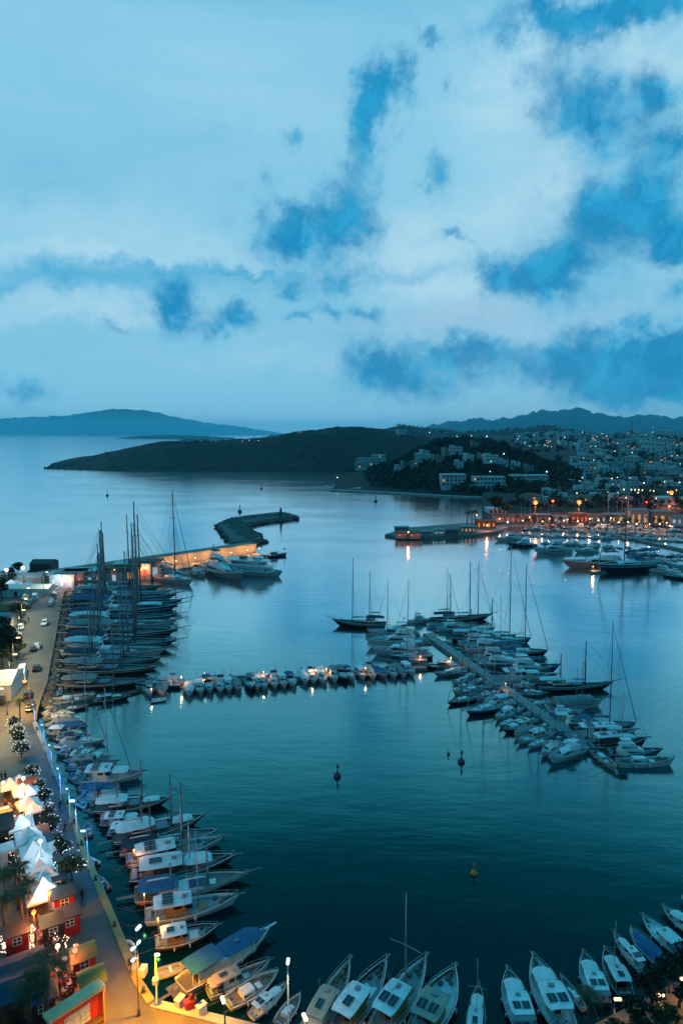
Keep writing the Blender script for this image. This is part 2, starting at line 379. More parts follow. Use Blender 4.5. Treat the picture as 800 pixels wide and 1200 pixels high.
structure('sea_water',mb,water_material())
if HAZE:
    hm=bpy.data.materials.new('haze_air'); hm.use_nodes=True; nt=hm.node_tree
    for n in list(nt.nodes): nt.nodes.remove(n)
    o_=nt.nodes.new('ShaderNodeOutputMaterial'); pv=nt.nodes.new('ShaderNodeVolumePrincipled')
    pv.inputs['Color'].default_value=(.15,.76,1,1); pv.inputs['Density'].default_value=HAZE; pv.inputs['Anisotropy'].default_value=.82
    nt.links.new(pv.outputs[0],o_.inputs['Volume'])
    mb=MB(); mb.box(-30000,30000,-800,30000,-9,480)
    tag(obj('haze',mb,hm),label='pale blue evening haze lying over the bay and far hills',cat='haze',kind='stuff')
# ================================================================ boats (bow towards +x, waterline z=0)
class Hull:
    def __init__(s,L,B,fb,fbb,sw=.75,p=2.2,bd=.5,rake=.07,draft=.7,n=14,pinch=.8,stern_up=.15):
        s.L,s.B,s.fb,s.fbb,s.sw,s.p,s.bd,s.rake,s.draft,s.n,s.pinch,s.su=L,B,fb,fbb,sw,p,bd,rake,draft,n,pinch,stern_up
    def half(s,t):
        a=s.sw+(1-s.sw)*math.sin(min(t/.45,1)*math.pi/2)
        return max(.015,s.B/2*a*(1-max(0,(t-.42)/.58)**s.p))
    def top(s,t): return s.fb+(s.fbb-s.fb)*t**2.2+s.su*s.fb*(1-t)**3
    def x(s,t,k=1.0): return -s.L/2+s.L*(1-s.rake)*t+s.rake*s.L*t**3*k-(1-t)**3*.02*s.L*(1-k)*-1
    def g(s,t,inset=0,dz=0,side=1):
        return (s.x(t),side*max(0.01,s.half(t)-inset),s.top(t)+dz)
    def build(s,root,hull_m,deck_m,rail_m,stripe=None,rail_r=.07):
        rows=[]; th=.10
        for i in range(s.n+1):
            t=i/s.n; b=s.half(t); z=s.top(t); bi=max(.008,b-th)
            wl=s.pinch*(1-.35*t**3)
            half=[(s.x(t),bi,z-s.bd),(s.x(t),bi,z),(s.x(t),b,z),(s.x(t,.8),b*.985,z*.72),(s.x(t,.45),b*(.5+.5*wl),z*.35),(s.x(t,0),b*wl,-.02),(s.x(t,0)-.02*s.L*t**3,b*wl*.45,-s.draft*.7),(s.x(t,0)-.04*s.L*t**3,.01,-s.draft)]
            rows.append(half+[(x,-y,zz) for x,y,zz in reversed(half)])
        mb=MB(); mb.grid(rows); k=len(rows[0])
        mb.add(rows[0][1:k-1],[tuple(range(k-2))]); mb.add([rows[0][0],rows[0][1],rows[0][k-2],rows[0][k-1]],[(0,1,2,3)])
        obj('hull',mb,M[hull_m],root)
        mb=MB(); mb.grid([[(s.x(t),-max(.008,s.half(t)-th),s.top(t)-s.bd+.002),(s.x(t),0,s.top(t)-s.bd+.05),(s.x(t),max(.008,s.half(t)-th),s.top(t)-s.bd+.002)] for t in [i/s.n for i in range(s.n+1)]],smooth=False)
        obj('deck',mb,M[deck_m],root)
        mb=MB()
        for sd in (1,-1): mb.tube([(s.x(i/s.n),sd*s.half(i/s.n),s.top(i/s.n)+.01) for i in range(s.n+1)],rail_r,5)
        obj('gunwale_rail',mb,M[rail_m],root)
        if stripe:
            mb=MB()
            for sd in (1,-1): mb.tube([(s.x(i/s.n,.8),sd*(s.half(i/s.n)*.985+.012),s.top(i/s.n)*.72) for i in range(s.n+1)],rail_r*.8,5)
            obj('hull_stripe',mb,M[stripe],root)
    def pulpit(s,root,h=.7,t0=.6,m='alloy',r=.025):
        mb=MB(); n=6
        for sd in (1,-1):
            P=[(s.x(t0+(1-t0)*i/n)-.1,sd*max(.05,s.half(t0+(1-t0)*i/n)-.08),s.top(t0+(1-t0)*i/n)) for i in range(n+1)]
            mb.tube([(x,y,z+h) for x,y,z in P],r,4)
            for q in P[::2]: mb.tube([q,(q[0],q[1],q[2]+h)],r,4)
        obj('pulpit_rail',mb,M[m],root)
def cabv(x0,x1,w,z0,z1,sf,sb,ss,k,o=0):
    return (x0+sb*k-o,x1-sf*k+o,w/2-ss*k+o,z0+(z1-z0)*k)
def cabin(root,x0,x1,w,z0,z1,sf=.3,sb=.05,ss=.1,m='white_paint',band=(.35,.75),glass='glass_dark',name='cabin',roundf=.35):
    def ring(k,o=0):
        a,b,h,z=cabv(x0,x1,w,z0,z1,sf,sb,ss,k,o); c=min(h*roundf,(b-a)*.3)
        return [(a,-h,z),(b-c,-h,z),(b-c*.3,-h+c*.35,z),(b,-h+c,z),(b,h-c,z),(b-c*.3,h-c*.35,z),(b-c,h,z),(a,h,z)]
    mb=MB(); R=[ring(0),ring(.93),ring(1,-.06)]
    for r_ in range(2): mb.add(R[r_]+R[r_+1],[(i,(i+1)%8,8+(i+1)%8,8+i) for i in range(8)])
    mb.add(R[2],[tuple(range(8))]); c=obj(name,mb,M[m],root)
    if band:
        mb=MB(); A=ring(band[0],.018); B_=ring(band[1],.018)
        mb.add(A+B_,[(i,i+1,9+i-1,8+i) for i in range(7)])
        obj('window_band',mb,M[glass],c)
    return c
def win(root,x0,x1,y,z0,z1,side,m='glass_dark'):
    mb=MB(); t=.03; y0=side*y
    mb.box(x0,x1,min(y0,y0+side*t),max(y0,y0+side*t),z0,z1); return obj('window',mb,M[m],root)
def canopy(root,x0,x1,w,z,m='canvas_white',camber=.18,th=.05,round_=.4,posts=None,zb=None,name='canopy',pm='alloy',droop=.12):
    n=8; mb=MB(); rows=[]
    for i in range(7):
        u=i/6; x=x0+(x1-x0)*u; e=1-(round_*(abs(u-.5)*2)**6); rows.append([(x,w/2*e*(2*j/n-1),z+camber*(1-(2*j/n-1)**2)-droop*((abs(u-.5)*2)**4)) for j in range(n+1)])
    mb.grid(rows); mb.grid([[(x,y,zz-th) for x,y,zz in r_][::-1] for r_ in rows])
    edge=[rows[0],[q[-1] for q in rows],rows[-1][::-1],[q[0] for q in rows][::-1]]
    for e in edge: mb.add(e+[(x,y,zz-th) for x,y,zz in e],[(i,len(e)+i,len(e)+i+1,i+1) for i in range(len(e)-1)])
    c=obj(name,mb,M[m],root)
    if posts:
        for px_ in posts:
            for sd in (1,-1): mb=MB(); mb.tube([(px_,sd*w*.44,zb),(px_,sd*w*.42,z+.02)],.035,5); obj('canopy_post',mb,M[pm],root)
    return c
def solar(root,x,y,z,l,w,rows=2,cols=1):
    mb=MB(); mb.box(x-l/2,x+l/2,y-w/2,y+w/2,z,z+.05); o=obj('solar_panel',mb,M['solar_cells'],root)
    mb=MB(); 
    for i in range(rows+1): mb.box(x-l/2-.01,x+l/2+.01,y-w/2+w*i/rows-.012,y-w/2+w*i/rows+.012,z+.051,z+.062)
    obj('panel_frame',mb,M['alloy'],o); return o
def mast(root,x,z0,h,r=.09,m='alloy',spreaders=(.55,),sw=.9,name='mast'):
    mb=MB(); mb.tube([(x,0,z0),(x-.01*h*.3,0,z0+h*.5),(x-.01*h,0,z0+h)],r,7,r*.55); mb.ball(x-.01*h,0,z0+h,r*.9,nu=6,nv=4)
    o=obj(name,mb,M[m],root)
    if spreaders:
        for k in spreaders: mb=MB(); mb.tube([(x-.01*h*k-.1,-sw,z0+h*k-.05),(x-.01*h*k,0,z0+h*k),(x-.01*h*k-.1,sw,z0+h*k-.05)],r*.35,5); obj('spreader',mb,M[m],o)
    return o
def boom(root,x,z,l,m='alloy',cover='canvas_blue',r=.07,up=.04):
    mb=MB(); mb.tube([(x-.15,0,z),(x-l,0,z+up*l)],r,6); o=obj('boom',mb,M[m],root)
    if cover:
        mb=MB(); mb.tube([(x-.2,0,z+.18),(x-l*.3,0,z+.30+up*l*.3),(x-l*.7,0,z+.2+up*l*.7),(x-l*.96,0,z+.1+up*l)],r*2.6,7,r*1.4); obj('sail_cover',mb,M[cover],o)
def rig(root,lines,r=.018):
    mb=MB()
    for a,b in lines: mb.tube([a,b],r,3,cap=False)
    obj('rigging',mb,M['rope'],root)
def clutter(root,spots,m='clutter',seed=1):
    q=random.Random(seed)
    for x,y,z in spots:
        mb=MB(); s=q.uniform(.18,.4); mb.rbox(x-s,x+s,y-s*.7,y+s*.7,z,z+s*q.uniform(.6,1.3),.06); obj('deck_gear',mb,M[m],root)
def fenders(root,H,ts,m='white_paint'):
    for t in ts:
        for sd in (1,-1):
            mb=MB(); x,y,z=H.g(t); mb.lathe([(.05,-.38),(.13,-.3),(.14,0),(.13,.25),(.05,.33)],7,x,sd*(y+.12),z-.45); obj('fender',mb,M[m],root)

def gulet(L=28,hull='dark_hull',can='canvas_white',cab='wood_hull',spar='wood_spar',m1=24,m2=19,stripe='white_paint',cover='canvas_white',pads='cushion',bigroof=False,deck='teak',fore=None):
    r=thing('gulet'); B=L*.215
    H=Hull(L,B,1.45,2.6,.72,2.5,.6,.13,1.2,16,.82,.45); H.build(r,hull,deck,'white_paint' if hull!='white_paint' else 'wood_hull',stripe,.085)
    dz=.95
    cabin(r,-L*.26,L*.10,B*.56,dz,dz+1.35,.5,.1,.15,cab,(.4,.75))
    cabin(r,-L*.30,-L*.12,B*.5,dz+1.3,dz+3.0,.35,.05,.12,'white_paint',(.4,.8),name='wheelhouse')
    canopy(r,-L*.47,-L*.06 if bigroof else -L*.13,B*.86,dz+3.35,can,.35,posts=[-L*.45,-L*.32,-L*.18],zb=dz,droop=.25)
    mb=MB(); mb.rbox(L*.14,L*.20,-B*.13,B*.13,dz+.1,dz+.6,.08); obj('skylight',mb,M[cab],r)
    mb=MB(); mb.rbox(-L*.04,L*.085,-B*.25,B*.25,dz+1.36,dz+1.52,.06); obj('sun_cushion',mb,M[pads],r)
    if fore: canopy(r,L*.13,L*.36,B*.52,dz+1.9,fore,.22,posts=[L*.15,L*.33],zb=dz,droop=.2)
    else:
        mb=MB(); mb.rbox(L*.23,L*.31,-B*.16,B*.16,dz+.2,dz+.42,.06); obj('sun_cushion',mb,M[pads],r)
    mast(r,L*.13,dz,m1,.25,spar,(.5,.78),1.6); mast(r,-L*.19,dz,m2,.23,spar,(.55,),1.3)
    boom(r,L*.12,dz+2.6,L*.24,spar,cover,.10); boom(r,-L*.20,dz+4.6,L*.2,spar,cover,.09)
    t=H.g(1); mb=MB(); mb.tube([(t[0]-1.2,0,t[2]-.1),(t[0]+L*.12,0,t[2]+L*.03)],.16,7,.08); obj('bowsprit',mb,M[spar],r)
    bs=(t[0]+L*.12,0,t[2]+L*.03); top1=(L*.13-.01*m1,0,dz+m1); top2=(-L*.19-.01*m2,0,dz+m2)
    ln=[(bs,top1),((t[0],0,t[2]),(top1[0],0,top1[2]*.8)),(top2,(-L*.48,0,2))]
    for sd in (1,-1):
        for k,tp in ((.66,top1),(.60,top1),(.33,top2),(.27,top2)):
            g=H.g(k,side=sd); ln.append((g,(tp[0],0,tp[2]*(.98 if k in(.66,.33) else .6))))
    rig(r,[l_ for l_ in ln if l_[1][0]>0 or l_[0][0]>L*.2],.03); rig(r,[l_ for l_ in ln if not(l_[1][0]>0 or l_[0][0]>L*.2)],.03); H.pulpit(r,.7,.5,'alloy')
    mb=MB(); mb.box(-L*.5-3.6,-L*.5+.3,-.35,.35,1.25,1.33); obj('gangway',mb,M['teak'],r)
    clutter(r,[(L*.36,.3,1.6),(L*.33,-.4,1.5),(-L*.40,.8,dz),(-L*.42,-.9,dz)],'clutter',3)
    return Proto(r),L
def excursion(L=11,hull='white_paint',roof='white_paint',house='orange_wood',deck='white_deck',panels=2,mst=0,awning=None,aft=None,sprit=True,low=False,stripe='wood_hull',foredeck=None):
    r=thing('excursion_boat'); B=L*.30
    H=Hull(L,B,.75,1.55,.72,2.4,.38,.08,.7,14,.84,.2); H.build(r,hull,deck,'white_paint' if hull!='white_paint' else 'cream_paint',stripe,.05)
    dz=.48
    x0,x1=-L*.36,-L*.04
    if not low:
        zb=dz; zt=dz+1.95
        c=cabin(r,x0+L*.08,x1,B*.62,zb,zt,.25,0,.06,house,None,name='wheelhouse',roundf=.2)
        for sd in (1,-1):
            for a in (.16,.27): win(c,x0+L*a-.02,x0+L*(a+.085),B*.29,zb+1.0,zb+1.6,sd)
        for k in (-1,1):
            mb=MB(); mb.box(x1-.22,x1-.10,k*B*.15-.32,k*B*.15+.32,zb+1.05,zb+1.6); obj('windscreen',mb,M['glass_dark'],c)
        mb=MB(); mb.box(x0+L*.08-.03,x0+L*.08+.02,-.32,.32,zb+.1,zb+1.75); obj('door',mb,M['glass_dark'],c)
        canopy(r,x0-L*.05,x1+L*.03,B*.80,zt+.06,roof,.10,.07,.12,[x0-L*.03],dz,'cabin_roof','post_white',.04)
        for k in range(panels): solar(r,x0+L*.10,(k-(panels-1)/2)*B*.33,zt+.24,L*.115,B*.27)
        mb=MB(); mb.rbox(x1-L*.07,x1-L*.02,-.3,.3,zt+.22,zt+.34,.05); obj('roof_hatch',mb,M['canvas_grey'],r)
    else:
        cabin(r,x0+L*.12,x1+L*.06,B*.55,dz,dz+1.0,.35,.05,.1,house,(.4,.8))
    if awning: canopy(r,L*.0,L*.27,B*.66,dz+1.5,awning,.2,posts=[L*.02,L*.24],zb=dz,droop=.15,name='foredeck_awning')
    elif foredeck:
        mb=MB(); mb.rbox(L*.03,L*.2,-B*.24,B*.24,dz+.05,dz+.3,.06); obj('sun_cushion',mb,M[foredeck],r)
    else:
        mb=MB(); mb.rbox(L*.05,L*.15,-B*.18,B*.18,dz+.04,dz+.42,.06); obj('fore_hatch',mb,M[house],r)
    if aft: canopy(r,-L*.49,-L*.30,B*.8,dz+1.75,aft,.2,posts=[-L*.47],zb=dz,droop=.15,name='aft_awning')
    mb=MB(); mb.rbox(-L*.48,-L*.43,-B*.28,B*.28,dz+.05,dz+.5,.06); obj('stern_bench',mb,M['cushion'],r)
    if mst:
        mast(r,L*.06,dz,mst,.085,'alloy',(.5,),1.9); boom(r,L*.05,dz+2.5,L*.26,'alloy',None)
        t=H.g(1); ln=[((t[0],0,t[2]+.1),(L*.06,0,dz+mst*.95))]
        for sd in (1,-1): ln+= [(H.g(.5,side=sd),(L*.06,0,dz+mst*.95)),(H.g(.38,side=sd),(L*.06,0,dz+mst*.6))]
        rig(r,ln)
    if sprit:
        t=H.g(1); mb=MB(); mb.box(t[0]-.8,t[0]+L*.07,-.14,.14,t[2]-.08,t[2]+.04); obj('bow_plank',mb,M['teak'],r); H.pulpit(r,.6,.68)
    else: H.pulpit(r,.45,.72)
    clutter(r,[(L*.34,.15,1.0),(L*.30,-.3,.95),(-L*.41,.6,dz),(L*.24,B*.18,.9),(-L*.40,-.5,dz)],'clutter',int(L*7))
    mb=MB(); c0=(L*.27,B*.02,dz+.34)
    for rr in (.16,.26): mb.tube([(c0[0]+rr*math.cos(a),c0[1]+rr*math.sin(a),c0[2]+.03*(rr>.2)) for a in [i*math.pi/5 for i in range(11)]],.05,5,cap=False)
    obj('rope_coil',mb,M['canvas_beige'],r)
    if not low:
        mb=MB(); mb.tube([(-L*.30,B*.33+.02+.0,dz+1.2+.0)]*1+[(-L*.30+.28*math.sin(a),B*.345,dz+1.2+.28*math.cos(a)) for a in [i*math.pi/6 for i in range(13)]],.06,6,cap=False); obj('life_ring',mb,M['orange_plastic'],r)
        mb=MB(); mb.tube([(-L*.16,B*.2,dz+2.1),(-L*.17,B*.2,dz+4.0)],.02,4); obj('antenna',mb,M['post_white'],r)
        mb=MB(); mb.tube([(-L*.34,B*.30,dz+2.28),(-L*.08,B*.30,dz+2.28),(-L*.05,0,dz+2.32),(-L*.08,-B*.30,dz+2.28),(-L*.34,-B*.30,dz+2.28)],.025,4); obj('roof_rail',mb,M['alloy'],r)
    mb=MB()
    for sd in (1,-1):
        P=[H.g(t,.10,.0,sd) for t in (.08,.2,.32,.44,.56,.68)]
        mb.tube([(x,y,z+.55) for x,y,z in P],.022,4)
        for q_ in P: mb.tube([q_,(q_[0],q_[1],q_[2]+.55)],.022,4)
    obj('guard_rail',mb,M['alloy'],r)
    mb=MB(); mb.tube([(-L*.49,B*.25,fb_) for fb_ in (.7,2.3)],.02,4); obj('flag_staff',mb,M['wood_spar'],r); mb=MB(); mb.grid([[(-L*.49-.16*i,B*.25+.05*math.sin(i*1.7),2.25-.05*i),(-L*.49-.16*i,B*.25+.05*math.sin(i*1.7),1.8-.05*i)] for i in range(5)]); obj('flag',mb,M['canvas_red'],r)
    if mst or sprit: mb=MB(); mb.lathe([(.14,0),(.14,.25),(.22,.28),(.22,.36),(.08,.4)],8,L*.39,0,1.15); obj('anchor_winch',mb,M['iron'],r)
    fenders(r,H,(.3,.55))
    return Proto(r),L
def motorboat(L=7.5,hull='white_paint',top='white_paint',deck='white_deck',kind=0,cover=None):
    r=thing('motorboat'); B=L*.345
    H=Hull(L,B,.85,1.25,.86,2.6,.30,.10,.5,12,.82,.05); H.build(r,hull,deck,'white_paint' if hull!='white_paint' else 'grey_paint','navy_hull',.04)
    dz=.6
    if cover:
        mb=MB(); rows=[]
        for i in range(9):
            t=i/8*.86+.03; b=H.half(t)+.02; z=H.top(t)+.03; pk=.55*math.sin(math.pi*min(1,(i+.6)/8.6))+.05
            rows.append([(H.x(t),-b,z-.12),(H.x(t),-b*.95,z+pk*.3),(H.x(t),0,z+pk),(H.x(t),b*.95,z+pk*.3),(H.x(t),b,z-.12)])
        mb.grid(rows); obj('boat_cover',mb,M[cover],r)
    elif kind==0:
        cabin(r,-L*.12,L*.22,B*.62,dz,dz+1.25,.9,.05,.12,'white_paint',(.45,.9)); canopy(r,-L*.26,L*.10,B*.72,dz+1.42,top,.08,.06,.15,[-L*.24],dz,'hardtop','alloy',.05)
    elif kind==1:
        cabin(r,-L*.02,L*.30,B*.66,dz,dz+.62,.9,.1,.15,'white_paint',(.3,.75)); 
        mb=MB(); mb.box(-L*.03,L*.0,-B*.30,B*.30,dz+.6,dz+1.15,.12,-.1,.12); obj('windscreen',mb,M['glass_dark'],r)
        canopy(r,-L*.30,-L*.02,B*.78,dz+1.6,top,.2,.04,.3,[-L*.28,-L*.06],dz,'bimini','alloy',.15)
    else:
        cabin(r,-L*.16,L*.26,B*.7,dz,dz+1.05,1.0,.15,.15,'white_paint',(.4,.85)); cabin(r,-L*.16,L*.04,B*.5,dz+1.03,dz+1.5,.3,.05,.08,'white_paint',None,name='flybridge')
        canopy(r,-L*.16,L*.06,B*.56,dz+2.3,top,.15,.04,.3,[-L*.14,L*.03],dz+1.4,'bimini','alloy',.1)
    mb=MB(); mb.rbox(-L*.44,-L*.36,-B*.34,B*.34,dz,dz+.45,.06); obj('stern_bench',mb,M['cushion'],r)
    mb=MB(); mb.rbox(-L*.545,-L*.495,-.2,.2,.25,1.2,.07); mb.box(-L*.53,-L*.51,-.07,.07,-.4,.3); obj('outboard_engine',mb,M['rubber'],r)
    mb=MB(); mb.rbox(L*.28,L*.34,-.25,.25,dz+.18,dz+.30,.04); obj('fore_hatch',mb,M['glass_dark'],r)
    H.pulpit(r,.5,.6); fenders(r,H,(.35,.6))
    return Proto(r),L
def motor_yacht(L=18,hull='white_paint',tiers=2,top='canvas_navy',deck='teak'):
    r=thing('motor_yacht'); B=L*.25
    H=Hull(L,B,1.5,2.5,.86,2.7,.5,.12,.9,14,.8,.0); H.build(r,hull,deck,'white_paint' if hull!='white_paint' else 'grey_paint','navy_hull',.06)
    mb=MB()
    for sd in (1,-1):
        mb.tube([(H.x(t,.6),sd*(H.half(t)*.97+.02),H.top(t)*.55) for t in (.3,.4,.5,.6,.68)],.13,5)
    obj('hull_window',mb,M['glass_dark'],r)
    dz=1.05
    cabin(r,-L*.30,L*.24,B*.70,dz,dz+1.75,L*.13,.1,.2,'white_paint',(.42,.85))
    z=dz+1.72
    if tiers>1: cabin(r,-L*.26,L*.06,B*.60,z,z+1.3,L*.07,.1,.2,'white_paint',(.35,.8),name='upper_cabin'); z+=1.28
    cabin(r,-L*.28,L*.0,B*.52,z,z+.55,.5,.1,.1,'white_paint',None,name='flybridge')
    canopy(r,-L*.27,-L*.08,B*.5,z+1.7,top,.12,.06,.2,[-L*.25,-L*.11],z+.4,'hardtop','post_white',.05)
    mb=MB(); mb.tube([(-L*.22,-B*.2,z+1.8),(-L*.24,-B*.12,z+2.7),(-L*.24,B*.12,z+2.7),(-L*.22,B*.2,z+1.8)],.06,5); mb.ball(-L*.24,0,z+2.95,.3,nu=8,nv=5); obj('radar_arch',mb,M['white_paint'],r)
    mb=MB(); mb.rbox(L*.27,L*.36,-B*.14,B*.14,dz+.8,dz+1.0,.06); obj('sun_cushion',mb,M['cushion'],r)
    mb=MB(); mb.rbox(-L*.5-1.0,-L*.5+.05,-B*.38,B*.38,.25,.4,.05); obj('swim_platform',mb,M['teak'],r)
    mb=MB(); mb.rbox(-L*.44,-L*.36,-B*.3,B*.3,dz,dz+.5,.06); obj('stern_bench',mb,M['cushion'],r)
    H.pulpit(r,.7,.45); fenders(r,H,(.3,.5,.65))
    return Proto(r),L
def sloop(L=12,hull='white_paint',cover='canvas_blue',hood='canvas_navy',mh=16,deck='white_deck',spar='alloy',two=False):
    r=thing('sailing_yacht'); B=L*.29
    H=Hull(L,B,1.0,1.3,.70,2.1,.14,.08,.9,14,.8,.05); H.build(r,hull,deck,'wood_hull' if hull=='white_paint' else 'white_paint','navy_hull' if hull=='white_paint' else 'white_paint',.04)
    dz=.92
    cabin(r,-L*.12,L*.22,B*.52,dz,dz+.5,.9,.05,.2,'white_paint',(.3,.75))
    mb=MB(); mb.rbox(-L*.40,-L*.14,-B*.22,B*.22,dz+.03,dz+.12,.04); obj('cockpit_floor',mb,M['teak'],r)
    for sd in (1,-1): mb=MB(); mb.rbox(-L*.41,-L*.13,sd*B*.29-.18,sd*B*.29+.18,dz+.05,dz+.42,.05); obj('cockpit_bench',mb,M['white_deck'],r)
    canopy(r,-L*.18,-L*.07,B*.5,dz+.85,hood,.25,.04,.4,None,dz,'sprayhood',droop=.35)
    canopy(r,-L*.42,-L*.22,B*.62,dz+1.9,hood,.18,.04,.3,[-L*.41,-L*.23],dz,'bimini','alloy',.12)
    mx=L*.09; mast(r,mx,dz+.3,mh,.12,spar,(.38,.68),.9); boom(r,mx,dz+1.5,L*.36,spar,cover,.07)
    t=H.g(1); tp=(mx-.01*mh,0,dz+.3+mh*.97); ln=[((t[0]-.1,0,t[2]),tp),((-L*.49,0,1.1),tp)]
    for sd in (1,-1): ln += [(H.g(.56,side=sd),tp),(H.g(.52,side=sd),(mx,0,dz+mh*.6))]
    rig(r,ln)
    mb=MB(); mb.tube([(t[0]-.15,0,t[2]+.4),(tp[0]+(t[0]-tp[0])*.08,0,tp[2]*.92)],.075,6,.035); obj('furled_jib',mb,M[cover],r)
    if two: mast(r,-L*.34,dz,mh*.65,.07,spar,(.5,),.6); boom(r,-L*.34,dz+1.6,L*.15,spar,cover,.05)
    mb=MB(); mb.rbox(L*.26,L*.31,-.28,.28,dz+.06,dz+.16,.03); obj('fore_hatch',mb,M['glass_dark'],r)
    mb=MB(); mb.tube([(-L*.36,.45*math.cos(a),dz+.8+.45*math.sin(a)) for a in [i*math.pi/6 for i in range(13)]],.025,4); obj('steering_wheel',mb,M['alloy'],r)
    H.pulpit(r,.6,.05,'alloy',.018)
    return Proto(r),L
def dinghy(L=3.2,m='canvas_grey'):
    r=thing('dinghy'); B=1.5
    mb=MB(); P=[(-L*.5,-B*.42,.28),(-L*.1,-B*.44,.28),(L*.25,-B*.38,.32),(L*.44,-B*.16,.42),(L*.5,0,.45),(L*.44,B*.16,.42),(L*.25,B*.38,.32),(-L*.1,B*.44,.28),(-L*.5,B*.42,.28)]
    mb.tube(P,.22,8); obj('float_tube',mb,M[m],r)
    mb=MB(); mb.prism([(-L*.42,-B*.36),(L*.25,-B*.32),(L*.4,0),(L*.25,B*.32),(-L*.42,B*.36)],.1,.18); obj('floor',mb,M['grey_paint'],r)
    mb=MB(); mb.box(-L*.46,-L*.42,-B*.34,B*.34,.1,.55); obj('transom',mb,M['white_paint'],r)
    mb=MB(); mb.rbox(-L*.56,-L*.47,-.15,.15,.2,.95,.05); obj('outboard_engine',mb,M['rubber'],r)
    mb=MB(); mb.box(-.15,.15,-B*.34,B*.34,.4,.45); obj('bench',mb,M['white_paint'],r)
    return Proto(r),L
def tarp_boat(L=15):
    r=thing('covered_boat'); B=L*.26
    H=Hull(L,B,1.1,1.9,.8,2.4,.4,.09,.9,14,.84,.1); H.build(r,'white_paint','teak','wood_hull','wood_hull',.07)
    mb=MB(); rows=[]
    for i in range(13):
        u=i/12; x=-L*.36+L*.66*u; e=1-.14*(abs(u-.5)*2)**8; zr=3.3-.45*(abs(u-.5)*2)**4; sag=.08*math.sin(u*math.pi*6)
        rows.append([(x,-B*.47*e,1.25),(x,-B*.46*e,2.1+sag),(x,-B*.36*e,2.75+sag),(x,0,zr),(x,B*.36*e,2.75+sag),(x,B*.46*e,2.1+sag),(x,B*.47*e,1.25)])
    mb.grid(rows); mb.add(rows[0],[tuple(range(7))]); mb.add(rows[-1],[tuple(range(6,-1,-1))])
    obj('tarpaulin',mb,M['canvas_grey'],r)
    mb=MB()
    for u in (-.3,-.14,.02,.18): mb.tube([(L*u,-B*.475,1.2),(L*u,-B*.42,2.6),(L*u,0,3.36),(L*u,B*.42,2.6),(L*u,B*.475,1.2)],.03,4)
    obj('tie_rope',mb,M['rope'],r)
    mast(r,L*.02,1.0,9,.1,'wood_spar',(.7,),.8); H.pulpit(r,.6,.6)
    return Proto(r),L
def blue_tour_boat(L=19):
    r=thing('tour_boat'); B=L*.27
    H=Hull(L,B,1.25,2.2,.80,2.5,.45,.08,.9,16,.86,.1); H.build(r,'white_paint','teak','white_paint','navy_hull',.08)
    dz=.8; zt=dz+2.25
    c=cabin(r,-L*.36,L*.30,B*.80,dz,zt,L*.05,0,.06,'cream_paint',None,name='saloon',roundf=.6)
    for sd in (1,-1):
        for i in range(8): win(c,-L*.34+i*L*.073,-L*.34+i*L*.073+L*.05,B*.375,dz+.95,dz+1.65,sd)
    mb=MB(); mb.box(-L*.36-.05,-L*.36,-B*.25,B*.25,dz+.2,dz+1.9); obj('door',mb,M['glass_dark'],c)
    canopy(r,-L*.44,-L*.10,B*.88,zt+1.0,'canvas_blue',.22,.08,.06,[-L*.43,-L*.27,-L*.11],dz,'aft_roof','post_white',.05)
    canopy(r,-L*.12,L*.36,B*.84,zt+.12,'canvas_blue',.16,.10,.55,None,dz,'saloon_roof',droop=.10)
    mb=MB(); 
    for sd in (1,-1): mb.tube([(-L*.44,sd*B*.40,dz+.9),(-L*.30,sd*B*.41,dz+.9)],.05,5); mb.tube([(-L*.44,sd*B*.40,dz),(-L*.44,sd*B*.40,zt+1)],.06,5)
    obj('aft_frame',mb,M['post_white'],r)
    mb=MB(); mb.rbox(L*.08,L*.12,-.3,.3,zt+.35,zt+.75,.05); obj('roof_vent',mb,M['canvas_grey'],r)
    t=H.g(1); mb=MB(); mb.box(t[0]-1,t[0]+1.5,-.2,.2,t[2]-.06,t[2]+.06); obj('bow_plank',mb,M['white_paint'],r)
    mb=MB(); mb.rbox(-L*.5-2.0,-L*.5+.1,-B*.33,B*.33,.65,.85,.05); obj('stern_platform',mb,M['teak'],r)
    mb=MB(); mb.rbox(-L*.5-1.3,-L*.5-.6,-.4,.3,.86,1.5,.1); obj('deck_gear',mb,M['canvas_grey'],r)
    mb=MB(); mb.box(-L*.5-5.0,-L*.5-1.9,-.3,.3,.95,1.02); obj('gangway',mb,M['teak'],r)
    H.pulpit(r,.7,.75); fenders(r,H,(.2,.4,.6))
    return Proto(r),L
